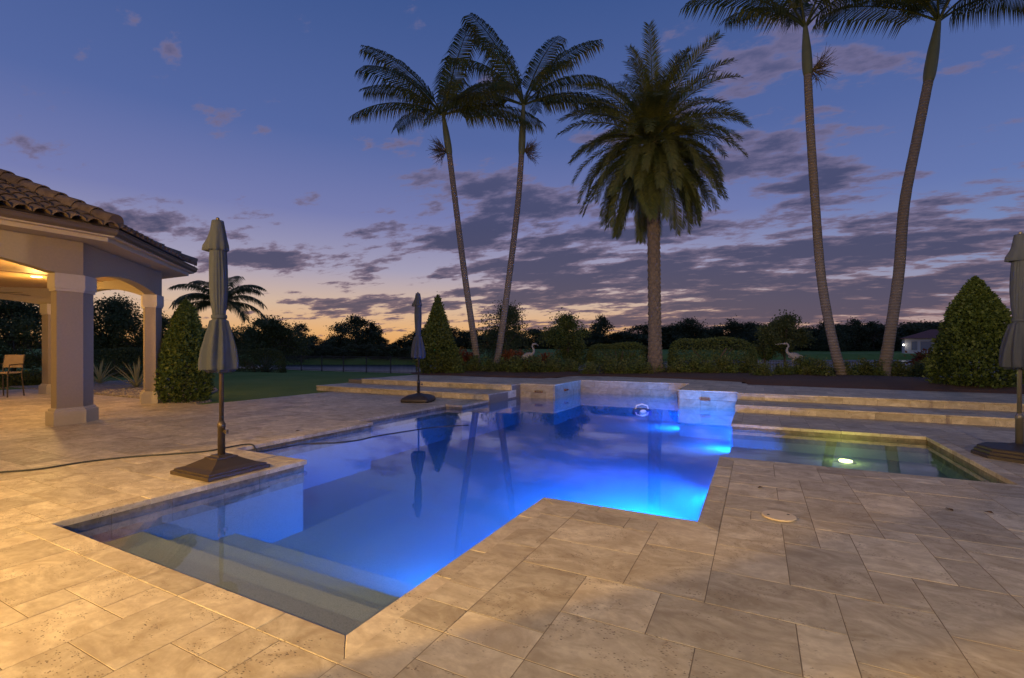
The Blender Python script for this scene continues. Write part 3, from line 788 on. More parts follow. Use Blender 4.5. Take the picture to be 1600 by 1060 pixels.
def bar_chair():
    p = at(8, 620); root = tag(empty('bar_chair', (p.x, p.y, 0), R(35)), 'brown metal bar chair with tan sling back under the pavilion', 'chair')
    TAN = plain('tan_sling', (.34, .25, .16), .8)
    for sx in (-1, 1):
        MB().tube([(sx * .25, -.24, 0), (sx * .23, -.21, .66)], .016).obj('leg', BRONZE, root); MB().tube([(sx * .25, .26, 0), (sx * .23, .21, .62), (sx * .24, .29, 1.12)], .016).obj('leg', BRONZE, root)
        MB().tube([(sx * .24, -.2, .66), (sx * .27, -.2, .86), (sx * .27, .22, .88)], .016).obj('armrest', BRONZE, root)
    MB().prism([(-.23, -.22), (.23, -.22), (.23, .22), (-.23, .22)], .63, .67, .01).obj('seat', TAN, root)
    MB().add([(-.24, .215, .78), (.24, .215, .78), (.245, .285, 1.13), (-.245, .285, 1.13), (-.24, .235, .78), (.24, .235, .78), (.245, .305, 1.13), (-.245, .305, 1.13)],
             [(0, 1, 2, 3), (7, 6, 5, 4), (0, 4, 5, 1), (1, 5, 6, 2), (2, 6, 7, 3), (3, 7, 4, 0)]).obj('backrest', TAN, root)
    MB().tube([(-.25, -.23, .25), (.25, -.23, .25)], .012).obj('footrest', BRONZE, root)
bar_chair()

# ------------------------------------------------------------------ closed umbrellas
def umbrella(pos, rz, label, base, tilt, flap):
    root = tag(empty('closed_umbrella', pos, rz), label, 'umbrella', 'closed patio umbrellas')
    PM = {'ogee': BRONZE, 'dome': plain('dark_pole', (.05, .045, .04), .4, .4), 'slab': plain('grey_pole', (.16, .15, .14), .4, .4)}[base]
    if base == 'ogee':
        s = .33; prof = [(s, 0), (s, .035), (s * .93, .042), (s * .93, .055), (s * .72, .075), (s * .5, .115), (s * .34, .145), (s * .34, .155), (s * .24, .162), (s * .2, .175)]
        m = MB(); m.v = [(x * r, y * r, z) for r, z in prof for x, y in ((1, 1), (-1, 1), (-1, -1), (1, -1))]
        m.f = [(4 * i + k, 4 * i + (k + 1) % 4, 4 * i + 4 + (k + 1) % 4, 4 * i + 4 + k) for i in range(len(prof) - 1) for k in range(4)] + [(3, 2, 1, 0), tuple(range(4 * len(prof) - 4, 4 * len(prof)))]
        m.obj('base', BRONZE, root)
    elif base == 'dome':
        m = MB(); sq = lambda a, z: 1 / max(abs(math.cos(a)), abs(math.sin(a))) ** .75
        m.lathe([(.36, 0), (.37, .05), (.34, .10), (.24, .155), (.10, .185), (.05, .20)], 48, mod=sq); m.obj('base', RESIN, root, True)
    else:
        m = MB()
        for r, z0, z1 in ((.40, 0, .045), (.375, .045, .085), (.35, .085, .12)): m.prism([(r * math.cos(R(22.5 + 45 * k)) * 1.05, r * math.sin(R(22.5 + 45 * k)) * 1.05) for k in range(8)], z0, z1, .012)
        m.lathe([(.34, .12), (.12, .15), (.06, .17)], 8); m.obj('base', RESIN, root)
    up = empty('shade', (0, 0, .1)); up.parent = root; up.rotation_euler = (0, tilt, 0)
    MB().lathe([(.036, .05), (.036, .46), (.039, .462), (.039, .50), (.03, .51), (.026, .53)], 14).obj('sleeve', PM, root, True)
    k = MB().tube([(.036, 0, .42), (.075, 0, .42)], .008); k.lathe([(.02, .40), (.02, .44)], 8, (.085, 0)); k.obj('clamp_knob', PM, root)
    MB().lathe([(.022, .45), (.022, 2.6)], 12).obj('pole', PM, root, True)
    # gathered cloth: soft vertical folds that pinch in at the tie
    prof = [(.150, 1.07), (.172, 1.075), (.178, 1.14), (.165, 1.28), (.135, 1.42), (.10, 1.55), (.082, 1.63), (.092, 1.70), (.112, 1.82), (.122, 1.98), (.122, 2.14), (.112, 2.30), (.10, 2.42), (.084, 2.52), (.07, 2.60), (.062, 2.635)]
    pp = []
    for (r0, z0), (r1, z1) in zip(prof[:-1], prof[1:]):
        for j in range(4): pp.append((r0 + (r1 - r0) * j / 4, z0 + (z1 - z0) * j / 4))
    pp.append(prof[-1]); ph = [rng.uniform(0, 6) for _ in range(6)]
    def mod(a, z):
        open_ = 1.0 if z < 1.6 else .65
        tw = .35 * math.sin(z * 2.1 + ph[0])
        f = .13 * math.sin(8 * a + 3 * tw + ph[1]) + .07 * math.sin(13 * a - 2 * z + ph[2]) + .05 * math.sin(5 * a + 4 * z + ph[3])
        f = -abs(f) * 1.3 if z > 1.6 else f
        return 1 + open_ * f * (0.35 if z > 2.5 else 1)
    can = MB(); can.lathe([(r * (.90 if z < 1.6 else .74), z) for r, z in pp], 72, mod=mod)
    for i in range(72): # uneven hem
        x, y, z = can.v[i]; can.v[i] = (x, y, z + .03 * math.sin(8 * 2 * math.pi * i / 72 + ph[1]))
        x, y, z = can.v[72 + i]; can.v[72 + i] = (x, y, z + .02 * math.sin(8 * 2 * math.pi * i / 72 + ph[1]))
    c = can.obj('canopy', CANVAS, root, True)
    def capmod(a, z):
        d = math.cos(a - flap); w = max(0, 1 - abs(z - 2.36) / .16)
        return 1 + .10 * math.sin(8 * a + ph[4]) * w + .75 * max(0, d) ** 5 * w
    v = MB(); v.lathe([(.086, 2.335), (.096, 2.34), (.094, 2.39), (.084, 2.46), (.074, 2.54), (.064, 2.60), (.058, 2.64), (.055, 2.655), (.03, 2.662)], 72, mod=capmod); v.obj('vent_flap', CANVAS, c, True)
    MB().lathe([(.070, 1.615), (.074, 1.62), (.074, 1.65), (.070, 1.655)], 40).obj('tie_strap', CANVAS, c, True)
    MB().lathe([(.018, 2.65), (.018, 2.68), (.01, 2.69)], 10).obj('finial', PM, root)
    up_ = up; bpy.data.objects.remove(up_)
    for ch in root.children:
        if ch.name.split('.')[0] in ('canopy', 'finial', 'pole'): ch.rotation_euler = (0, 0, 0)
    root.rotation_euler = (0, 0, rz)
    for ch in root.children:
        if ch.name.split('.')[0] in ('canopy', 'finial'): ch.rotation_euler = (tilt * .6, -tilt, 0)
    return root
u1 = at(346, 736); left_dir = math.atan2(-SY, -CY)
umbrella((u1.x, u1.y, .003), 0, 'closed slate blue umbrella on bronze square pedestal base beside the promontory', 'ogee', R(.7), left_dir)
u2 = at(654, 627.5); umbrella((u2.x, u2.y, .003), R(20), 'closed slate blue umbrella on rounded dark resin base by the lawn steps', 'dome', R(.3), left_dir - R(20))
u3 = deep(1593, 700, 5.65); umbrella((u3.x, u3.y, .003), R(10), 'closed slate blue umbrella on octagonal dark base beside the shallow shelf', 'slab', R(-.3), left_dir - R(10))

# ------------------------------------------------------------------ small things on the patio and in the pool
def cable():
    pts = [at(-60, 746), at(0, 740), at(60, 735), at(130, 724), at(200, 716), at(270, 711), at(325, 706.5)]
    pts = [Vector((p.x, p.y, .012)) for p in pts]
    e = Vector((-6.14, 3.98, .012)); pts += [e, Vector((-6.03, 4.07, .009)), Vector((-6.0, 4.10, -.05)), Vector((-5.95, 4.15, WATER_Z + .003))]
    pts += [at(x, y, WATER_Z + .003) for x, y in ((470, 694.5), (503, 693), (530, 691.5), (560, 688), (582, 683), (620, 676.5), (680, 668), (740, 664))]
    # smooth
    out = []
    for i in range(len(pts) - 1):
        p0, p1, p2, p3 = pts[max(i - 1, 0)], pts[i], pts[i + 1], pts[min(i + 2, len(pts) - 1)]
        for j in range(5):
            t = j / 5; out.append(.5 * ((2 * p1) + (p2 - p0) * t + (2 * p0 - 5 * p1 + 4 * p2 - p3) * t * t + (3 * p1 - p0 - 3 * p2 + p3) * t ** 3))
    tag(MB().tube(out, .0095, 6).obj('power_cable', plain('black_rubber', (.03, .032, .035), .6), None, True), 'dark cable trailing across the pavers into the pool', 'cable')
cable()
def cleaner():
    p = at(1003, 641, WATER_Z); root = tag(empty('pool_cleaner', (p.x, p.y, WATER_Z - .10), R(20)), 'white and blue pool cleaner with arched handle floating by the spillway', 'pool cleaner')
    WH = plain('white_plastic', (.7, .72, .75), .35); BL = plain('blue_plastic', (.03, .10, .45), .35)
    m = MB(); m.prism([(-.19, -.15), (.19, -.15), (.21, 0), (.19, .15), (-.19, .15), (-.21, 0)], 0, .13, .03); m.obj('body', BL, root)
    MB().tube([(-.14, 0, .12), (-.12, 0, .20), (0, 0, .235), (.12, 0, .20), (.14, 0, .12)], .018).obj('handle', WH, root, True)
    for s in (-1, 1):
        w = MB().lathe([(.075, -.03), (.08, 0), (.075, .03)], 16); o = w.obj('track', WH, root); o.rotation_euler = (R(90), 0, 0); o.location = (0, s * .175, .06)
cleaner()
p = at(1217, 808); 
tag(MB().lathe([(.118, -.002), (.118, .006), (.112, .009)], 40).obj('skimmer_lid', plain('tan_plastic_lid', (.62, .52, .38), .6), loc=(p.x, p.y, .006)), 'round tan skimmer lid flush in the pavers', 'lid')
lid = bpy.data.objects['skimmer_lid']
for a in (.6, 3.5): MB().lathe([(.011, .0085), (.011, .0105)], 10).obj('finger_hole', IRON, lid, loc=(.078 * math.cos(a), .078 * math.sin(a), 0))
LEAFM = foliage('dry_leaf', (.10, .05, .02), (.16, .09, .03))
for (px, py) in ((1188, 763), (1545, 802), (1483, 797), (1402, 690), (465, 674), (578, 616), (706, 623)):
    q = at(px, py); a = rng.uniform(0, 6); L = rng.uniform(.03, .055)
    m = MB(); m.add([(-L, 0, .004), (-.3 * L, -.4 * L, .012), (L, 0, .006), (.2 * L, .45 * L, .016), (0, 0, .005)], [(0, 1, 4), (1, 2, 4), (2, 3, 4), (3, 0, 4)])
    tag(m.obj('fallen_leaf', LEAFM, loc=(q.x, q.y, .001), rotz=a), 'small dry brown leaf lying on the patio pavers', 'leaf', 'fallen leaves on the patio')

# ------------------------------------------------------------------ planting beds
def mulch_mat():
    t = NT('mulch_bark'); p = t.pos(); n1 = t.noise(p, 30, 5, .7); c = t.mix(n1, (.05, .022, .014), (.15, .075, .045)); t.l(c, t.b.inputs['Base Color']); t.b.inputs['Roughness'].default_value = .95
    t.bump(n1, .03, 1.0); return t.mat
MULCH = mulch_mat()
FRONT = [(-12.3, 14.95)] + [tuple(at(x, y, .33).xy) for x, y in ((660, 585.5), (700, 586), (760, 588.5), (846, 590.8), (872, 588.6), (900, 586.9), (960, 587.6), (1060, 591), (1163, 596.2), (1169, 600), (1280, 604), (1380, 607.5), (1500, 611.5), (1600, 614.5))] + [(9.5, 15.0)]
def bed():
    m = MB(); n = len(FRONT); ds = [0, .12, .5, 1, 1.6, 2.3, 3.2, 4.2, 5.2, 6.4, 8, 10]
    for (x, y) in FRONT:
        for d in ds:
            z = .302 if d == 0 else .335 + .05 * sstep(0, 1.5, d) + rng.uniform(-.02, .03) - 1.0 * sstep(5, 10, d)
            m.v.append((x - .06 * d, y + d, float(z)))
    k = len(ds)
    m.f = [(i * k + j, (i + 1) * k + j, (i + 1) * k + j + 1, i * k + j + 1) for i in range(n - 1) for j in range(k - 1)]
    tag(m.obj('mulch_bed', MULCH, None, True), kind='structure')
bed()
def gravel_mat():
    t = NT('river_gravel'); v = t.n('TexVoronoi'); t.l(t.pos(), v.inputs['Vector']); v.inputs['Scale'].default_value = 22
    c = t.mix(v.outputs['Color'], (.22, .17, .13), (.50, .43, .34)); t.l(c, t.b.inputs['Base Color']); t.b.inputs['Roughness'].default_value = .8
    t.bump(v.outputs['Distance'], -.05, 1.0); return t.mat
tag(MB().prism([(-23, 6.62), (-11.9, 6.62), (-12.1, 7.1), (-13.3, 7.6), (-15, 9.0), (-18, 10.5), (-23, 12)], -.2, .012).obj('gravel_bed', gravel_mat()), kind='structure')
def stones():
    base = MB().ball((0, 0, 0), 1, (1, .75, .5), 7, 5)
    me = base.mesh('gravel_stones', plain('pale_pebble', (.42, .36, .29), .8)); allm = MB()
    for _ in range(500):
        x, y = rng.uniform(-18, -12.2), rng.uniform(6.65, 8.4)
        if y > 6.8 - (x + 11.9) * .6: continue
        r = rng.uniform(.025, .06); a = rng.uniform(0, 3)
        allm.add([(x + r * (v[0] * math.cos(a) - v[1] * math.sin(a)), y + r * (v[0] * math.sin(a) + v[1] * math.cos(a)), .015 + r * v[2]) for v in base.v], base.f)
    tag(allm.obj('gravel_stones', plain('pale_pebble', (.42, .36, .29), .8), None, True), 'loose pale pebbles along the pavilion patio edge', 'gravel', kind='stuff')
stones()

# ------------------------------------------------------------------ foliage builders
def plant(name, label, cat, pos, mesh_crown, group=None, trunk=None, scale=1.0, rz=0.0, crown_name='foliage'):
    root = tag(empty(name, pos, rz), label, cat, group); root.scale = (scale,) * 3 if isinstance(scale, (int, float)) else scale
    link(crown_name, mesh_crown, root)
    if trunk: link('trunk', trunk, root)
    return root
def stem_mesh(h, r, n=1, spread=.1):
    m = MB()
    for k in range(n):
        a = rng.uniform(0, 6.28); m.tube([(math.cos(a) * spread * .2, math.sin(a) * spread * .2, -.15), (math.cos(a) * spread * .5, math.sin(a) * spread * .5, h * .5), (math.cos(a) * spread, math.sin(a) * spread, h)], [r, r * .8, r * .4], 6)
    return m.mesh('trunk', BARK)
def cone_mesh(h, w, n, size, mat, power=.8, shag=.06):
    t = nrg.uniform(0, 1, n) ** .85; a = nrg.uniform(0, 2 * np.pi, n)
    prof = lambda t: np.minimum(1, (1 - t) ** power * 1.25) * np.minimum(1, .72 + t * 2.2)
    lump = 1 + .10 * np.sin(3 * a + 5 * t) + .07 * np.sin(7 * a - 11 * t) + .05 * np.sin(13 * a + 23 * t)
    r = w / 2 * prof(t) * lump * (1 - np.abs(nrg.normal(0, 1, n)) * .12) + nrg.normal(0, shag * .35, n)
    pts = np.stack([r * np.cos(a), r * np.sin(a), t * h + nrg.normal(0, shag * .6, n)], 1)
    out = np.stack([np.cos(a), np.sin(a), np.full(n, .55)], 1)
    inner = nrg.uniform(0, 1, n) < .34; pts[inner, :2] *= nrg.uniform(.25, .8, (int(inner.sum()), 1))
    return leaves('foliage', pts, size * 1.12, mat, .62, out, .45)
def hedge_mesh(lx, ly, h, n, size, mat):
    # rounded box shell
    p = nrg.normal(size=(n, 3)); p[:, 2] = np.abs(p[:, 2]); s = 5.0
    p /= (np.abs(p) ** s).sum(1, keepdims=True) ** (1 / s)
    jit = 1 - np.abs(nrg.normal(0, .045, (n, 1)))
    q = p * jit * np.array([lx / 2, ly / 2, h]); low = nrg.uniform(0, 1, n) < .35; q[low, 2] *= nrg.uniform(0, 1, low.sum())
    q[:, 2] += .05 * np.sin(q[:, 0] * 3.1) * (q[:, 2] / h); q += nrg.normal(0, .02, (n, 3))
    return leaves('foliage', q, size, mat, .5, p / np.linalg.norm(p, axis=1, keepdims=True), .45)
def bush_mesh(w, h, nclump, per, size, mat, aim=.4):
    pts = []; out = []
    for _ in range(nclump):
        d = nrg.normal(size=3); d[2] = abs(d[2]); d /= np.linalg.norm(d); c = d * np.array([w / 2, w / 2, h]) * nrg.uniform(.45, .9)
        q = nrg.normal(0, 1, (per, 3)) * np.array([w, w, h * 1.2]) * .11 + c; q[:, 2] = np.abs(q[:, 2]); pts.append(q); o = (q - c) + d * .15 + np.array([0, 0, .05]); out.append(o / (np.linalg.norm(o, axis=1, keepdims=True) + 1e-6))
    return leaves('foliage', np.concatenate(pts), size, mat, .5, np.concatenate(out), aim)
def tree_meshes(h, w, mat, nclump=46, per=130, size=.16, crown_lo=.25, flat=.85, seed=0):
    r = random.Random(seed); m = MB(); top = Vector((r.uniform(-.05, .05) * w, 0, h * .55))
    m.tube([(0, 0, -.4), (r.uniform(-.1, .1), r.uniform(-.1, .1), h * .3), top], [h * .028, h * .022, h * .014], 7)
    pts = []
    for k in range(nclump):
        a = r.uniform(0, 6.283); u = r.uniform(0, 1) ** .7; z = crown_lo + (1 - crown_lo) * r.uniform(0, 1)
        zz = (z - crown_lo) / (1 - crown_lo); env = math.sin(math.pi * min(1, .22 + .74 * zz)) ** .7
        c = Vector((math.cos(a) * w / 2 * u * env, math.sin(a) * w / 2 * u * env, z * h * (1 - .06 * u)))
        if k % 3 == 0: m.tube([top * r.uniform(.5, .95), (top + c) * .5 + Vector((0, 0, .03 * h)), c], [h * .010, h * .007, h * .003], 5, False)
        q = nrg.normal(0, 1, (per, 3)) * np.array([w, w, h * flat]) * r.uniform(.045, .085) + np.array(c); pts.append(q)
    return leaves('crown', np.concatenate(pts), size, mat, .55), m.mesh('trunk', BARK)

# topiary cones
cl = at(290, 627); plant('topiary_cone', 'rounded green topiary cone beside the pavilion column', 'topiary', (cl.x, cl.y, 0), cone_mesh(2.45, 1.2, 14000, .07, F_CONE, .62), trunk=stem_mesh(1.8, .05))
cm = at(684, 583, .33); plant('topiary_cone', 'slim pointed evergreen cone behind the umbrella by the lawn steps', 'topiary', (cm.x, cm.y, .33), cone_mesh(2.95, 1.75, 14000, .09, F_HEDGE, .95, .12), trunk=stem_mesh(2.3, .06))
cr = at(1524, 606, .33); plant('topiary_cone', 'broad dense topiary cone beside the white lakeside fence end', 'topiary', (cr.x, cr.y, .33), cone_mesh(2.68, 1.9, 22000, .075, F_CONE, .72), trunk=stem_mesh(1.9, .06))
bpy.data.objects['topiary_cone.002']['label'] = 'broad dense topiary cone standing between a leaning palm and an umbrella'
# clipped hedges
for px0, px1, top, F, label in ((918, 1016, 537, 21.5, 'low clipped hedge behind and left of the date palm trunk'), (1046, 1178, 529, 20.0, 'taller clipped hedge with pale fuzzy top right of the date palm trunk')):
    a, b = deep(px0, 560, F), deep(px1, 560, F); h = CAM_H + (HOR - top) / FPX * F - .35; L = (b - a).length
    c = (a + b) / 2; plant('hedge', label.replace(' and left of', ' beside').replace('right of', 'standing by'), 'hedge', (c.x, c.y, .35), hedge_mesh(L, 1.1, h, 16000, .07, F_HEDGE), trunk=stem_mesh(h * .7, .04, 5, .8), rz=YAW)
# bedding shrubs in the mulch
shrubs = [bush_mesh(.75, .58, 22, 60, .085, F_SHRUB) for _ in range(4)]; stems = stem_mesh(.3, .012, 4, .12)
i = 0
for px in list(range(706, 1170, 27)) + list(range(1190, 1480, 31)):
    F = (18.9 if px < 900 else 18.2 if px < 1170 else 16.4) + rng.uniform(-.5, .5); q = deep(px + rng.uniform(-6, 6), 580, F)
    plant('bedding_shrub', 'low leafy green shrub planted along the mulch bed', 'shrub', (q.x, q.y, .34), shrubs[i % 4], 'shrubs along the mulch bed', stems, rng.uniform(.8, 1.2), rng.uniform(0, 6)); i += 1
crot = [bush_mesh(1.1, .8, 24, 60, .13, F_RED, .6) for _ in range(2)]
for k, (px, F, sc) in enumerate(((712, 20.6, 1.1), (730, 21.0, 1.0), (796, 20.4, 1.05), (815, 20.8, 1.0), (852, 20.4, .9), (1452, 17.2, 1.05))):
    q = deep(px, 560, F); plant('croton_bush', 'red and orange leaved croton bush behind the bedding shrubs' if px < 1400 else 'dark red croton bush beside the broad topiary cone', 'shrub', (q.x, q.y, .36), crot[k % 2], 'red croton bushes' if px < 1400 else None, stems, sc, rng.uniform(0, 6))
# ornamental trees just behind the bed
def one_tree(name, label, px, base_z, top_px, width_px, F, mat, seed, group=None, lo=.2, per=130, size=.14, ncl=46):
    q = deep(px, 545, F); h = CAM_H + (HOR - top_px) / FPX * F - base_z; w = width_px / FPX * F
    cr_, tr_ = tree_meshes(h, w, mat, ncl, per, size, lo, seed=seed)
    return plant(name, label, 'tree', (q.x, q.y, base_z), cr_, group, tr_, crown_name='crown')
one_tree('broadleaf_tree', 'dark rounded tree behind the pair of leaning palms', 790, -.5, 480, 100, 34, F_DARK, 1, lo=.15, per=170, ncl=60)
one_tree('broadleaf_tree', 'bushy green tree beside the heron among red crotons', 884, .2, 496, 82, 24, F_HEDGE, 2, lo=.1, per=170, size=.11, ncl=60)
one_tree('ornamental_tree', 'small loose tree behind the long necked heron', 1226, .1, 496, 70, 24, F_DARK, 3, lo=.4, size=.12)
one_tree('ornamental_tree', 'short round lime green tree next to the taller hedge', 1197, .1, 511, 46, 24, F_SHRUB, 4, lo=.35, size=.10, ncl=30)

# ------------------------------------------------------------------ palms
def frond_mesh(L, elev, droop, nleaf, leaf, sag, mat, width=.035, v=.35, s0=.12, twist=0.0):
    m = MB(); n = 16; pts = []; p = Vector((0, 0, 0)); tang = []
    for k in range(n + 1):
        s = k / n; th = elev - droop * s ** 1.25; t = Vector((math.cos(th), .12 * twist * s, math.sin(th))).normalized(); pts.append(p.copy()); tang.append(t); p = p + t * (L / n)
    m.tube(pts, [.035 * (1 - .88 * k / n) * L / 3.5 for k in range(n + 1)], 5, False)
    for k in range(nleaf):
        s = s0 + (1 - s0) * (k + .5) / nleaf; i = min(int(s * n), n - 1); f = s * n - i; q = pts[i].lerp(pts[i + 1], f); t = tang[i].lerp(tang[i + 1], f).normalized()
        side0 = Vector((0, 1, 0)); upv = side0.cross(t) * -1
        if upv.z < 0 and abs(t.z) < .98: upv = -upv
        ll = leaf * (math.sin(math.pi * min(1, .12 + .80 * s)) ** .6) * rng.uniform(.82, 1.12)
        for sd in (-1, 1):
            d = (t * (.55 + .35 * s) + side0 * sd * .85 + upv * v * rng.uniform(.3, 1.4)).normalized()
            w = width * rng.uniform(.8, 1.2); wv = t * w * .5
            a = q; b = a + d * ll * .5 + Vector((0, 0, -sag * ll * .16)); d2 = (d + Vector((0, 0, -sag * 1.5))).normalized(); c = b + d2 * ll * .5
            m.add([a - wv * .6, a + wv * .6, b + wv, b - wv, c], [(0, 1, 2, 3), (3, 2, 4)])
    return m.mesh('frond', mat)
ROY = {}
def royal_frond(elev):
    key = round(elev / 12) * 12
    if key not in ROY: ROY[key] = frond_mesh(3.7, R(key), R(56 + .12 * key), 62, .95, 1.2, F_PALM, .05, .12, .16, rng.uniform(-1, 1))
    return ROY[key]
def ring_bark():
    t = NT('ringed_palm_bark'); p = t.pos(); sp = t.n('SeparateXYZ'); t.l(p, sp.inputs[0]); nz = t.noise(p, 6, 5)
    w = t.math('SINE', t.math('ADD', t.math('MULTIPLY', sp.outputs[2], 62.0), t.math('MULTIPLY', nz, 2.0)))
    c = t.mix(nz, (.13, .105, .085), (.27, .225, .185)); c = t.mix(t.range(w, .4, 1.0, 0, .4), c, (.08, .065, .05)); t.l(c, t.b.inputs['Base Color']); t.b.inputs['Roughness'].default_value = .9
    t.bump(w, .012, .8); return t.mat
RINGBARK = ring_bark(); CROWNSHAFT = plain('green_crownshaft', (.11, .12, .055), .55, scale=4)
def smooth_path(ps, sub=8):
    out = []
    for i in range(len(ps) - 1):
        p0, p1, p2, p3 = ps[max(i - 1, 0)], ps[i], ps[i + 1], ps[min(i + 2, len(ps) - 1)]
        for j in range(sub):
            t = j / sub; out.append(.5 * ((2 * p1) + (p2 - p0) * t + (2 * p0 - 5 * p1 + 4 * p2 - p3) * t * t + (3 * p1 - p0 - 3 * p2 + p3) * t ** 3))
    return out + [ps[-1]]
def flower_stalk(root, pos, side, size):
    m = MB(); c = Vector(pos)
    for k in range(46):
        a = rng.uniform(-1.0, 1.0); e = rng.uniform(-.9, 1.0)
        d = Vector((math.cos(a) * CY * side - math.sin(a) * SY, math.cos(a) * SY * side + math.sin(a) * CY, e)).normalized(); L = size * rng.uniform(.5, 1)
        b = c + d * L * .55; m.tube([c, b], [.012, .007], 3, False)
        for j in range(4):
            d2 = (d + Vector((rng.gauss(0, .4), rng.gauss(0, .4), rng.gauss(.1, .4)))).normalized(); m.tube([b - d * L * .1 * j, b - d * L * .1 * j + d2 * L * .42], [.009, .004], 3, False)
    m.obj('flower_stalk', BARK, root)
def royal_palm(path, F, width_px, shaft_px, fronds, stalk, label, scale=1.12):
    ps = [deep(x, y, F) for x, y in path]; base = ps[0]; root = tag(empty('royal_palm', base), label, 'palm tree')
    sm = smooth_path([p - base for p in ps]); n = len(sm); w = width_px / FPX * F / 2
    rad = [w * (1.35 - .35 * min(1, k / n * 5)) * (1.02 - .22 * k / n) * (1 + .035 * (k % 2)) for k in range(n)]
    MB().tube(sm, rad, 14).obj('trunk', RINGBARK, root, True)
    top = sm[-1]; st = deep(*shaft_px, F) - base; r0 = rad[-1]
    MB().tube(smooth_path([top - (st - top) * .04, top.lerp(st, .2), top.lerp(st, .6), st], 4), [r0 * v for v in (1.0, 1.12, 1.25, 1.3, 1.32, 1.3, 1.25, 1.18, 1.05, .9, .75, .6, .5)], 14).obj('crownshaft', CROWNSHAFT, root, True)
    for (az, elv) in fronds:          # az: 0 to the right of the view, 90 away from it
        o = link('frond', royal_frond(elv), root, st - Vector((0, 0, .12)), YAW + R(az)); o.scale = (scale * rng.uniform(.92, 1.06),) * 3; o.rotation_euler[0] = R(rng.uniform(-10, 10))
    if stalk: flower_stalk(root, top + Vector((0, 0, .1)) + Vector((CY, SY, 0)) * stalk[0] * r0, stalk[0], stalk[1])
    return root
royal_palm([(748, 588), (742, 540), (726, 430), (712, 320), (702, 240)], 20.0, 10.5, (692, 176), [(180, 22), (172, 50), (205, 58), (105, 84), (70, 74), (5, 30), (352, 8), (290, 48), (235, 30), (20, 62), (320, 20), (130, 36)], (-1, 1.0), 'royal palm curving left with its trunk crossing its neighbour at the base')
royal_palm([(770, 588), (780, 545), (796, 430), (809, 320), (815, 240)], 20.0, 10.5, (818, 160), [(168, 60), (178, 80), (8, 44), (0, 22), (180, 30), (192, 14), (340, 62), (285, 40), (240, 48), (30, 72), (75, 45), (120, 55), (345, 10)], (1, .95), 'taller royal palm leaning right beside the one with crossing base')
royal_palm([(1322, 604), (1304, 545), (1284, 440), (1274, 320), (1266, 200), (1262, 115)], 16.4, 13.5, (1258, 38), [(178, 38), (186, 56), (5, 48), (60, 60), (120, 64), (220, 58), (300, 56), (330, 62), (90, 80)], (1, 1.0), 'royal palm with a flowering stalk rising near the house across the water')
royal_palm([(1377, 600), (1388, 540), (1404, 430), (1413, 320), (1432, 220), (1451, 125)], 16.4, 15.5, (1467, 28), [(180, 30), (190, 50), (172, 60), (2, 34), (350, 50), (60, 62), (110, 70), (230, 54), (300, 58), (20, 70)], None, 'thick royal palm with a swollen green crownshaft leaning right')
def date_palm():
    F = 18.6; base = deep(1024, 588, F); root = tag(empty('date_palm', base), 'stout date palm with dense drooping crown and scarred trunk', 'palm tree')
    H = (deep(1019, 210, F) - base); n = 300; seg = 40; m = MB(); pts = []
    for k in range(n + 1):
        t = k / n; z = t * H.z; c = Vector((H.x * t, H.y * t, z)); r = .215 * (1 + .42 * math.exp(-z * 1.6)) * (1.0 if t < .9 else 1 + (t - .9) * 1.2)
        for j in range(seg):
            a = 2 * math.pi * j / seg; row = z / .17; u = a / (2 * math.pi) * 9 + .5 * (int(row) % 2); fz = row - int(row); fu = u - math.floor(u)
            d = abs(fu - .5) * 2; bulge = max(0, 1 - d - abs(fz - .4) * .9); rr = r * (1 + .17 * bulge * (1 + .5 * math.sin(j * 7.3 + int(row) * 3.1)))
            m.v.append((c.x + rr * math.cos(a), c.y + rr * math.sin(a), c.z))
    m.f = [(k * seg + j, k * seg + (j + 1) % seg, (k + 1) * seg + (j + 1) % seg, (k + 1) * seg + j) for k in range(n) for j in range(seg)]
    m.obj('trunk', plain('date_palm_bark', (.15, .115, .085), .95, var=.25, scale=9, bump=.01), root)
    var = {}
    for e in (84, 70, 56, 42, 28, 12, -6, -24, -42): 
        var[e] = [frond_mesh(3.65 if e > 20 else 3.5, R(e), R(38 + (35 if e < 60 else 8) + rng.uniform(-6, 10)) if e > -10 else R(52), 100, .54, .25 if e > 30 else .45, F_DATE, .036, .55, .10, rng.uniform(-1, 1)) for _ in range(2)]
    keys = list(var); N_ = 140
    for k in range(N_):
        t = (k + .5) / N_; e = 84 - 146 * t ** .74; key = min(keys, key=lambda q: abs(q - e - rng.uniform(-5, 5))); a = k * 2.39996 + rng.uniform(-.15, .15)
        o = link('frond', rng.choice(var[key]), root, H + Vector((.14 * math.cos(a), .14 * math.sin(a), -.1 - .55 * t)), a); o.scale = (rng.uniform(.9, 1.07),) * 3; o.rotation_euler[0] = R(rng.uniform(-14, 14))
date_palm()
def feather_palm():
    F = 26.0; base = deep(348, 560, F); base.z = -.3; root = tag(empty('feather_palm', base), 'feathery palm behind the umbrella by the lawn', 'palm tree')
    top = deep(346, 474, F) - base; MB().tube([(0, 0, 0), top * .5 + Vector((.1, 0, 0)), top], [.2, .16, .14], 10).obj('trunk', RINGBARK, root, True)
    fm = {e: frond_mesh(2.7, R(e), R(85), 60, .8, 1.0, F_PALM, .055, .2, .12, .3) for e in (80, 55, 32, 12)}
    for k, (a, e) in enumerate(((0, 32), (180, 32), (10, 12), (172, 12), (350, 55), (195, 55), (60, 55), (120, 32), (240, 32), (300, 32), (90, 80), (270, 55), (330, 12), (215, 12))):
        link('frond', fm[e], root, top, YAW + R(a + rng.uniform(-8, 8)))
feather_palm()
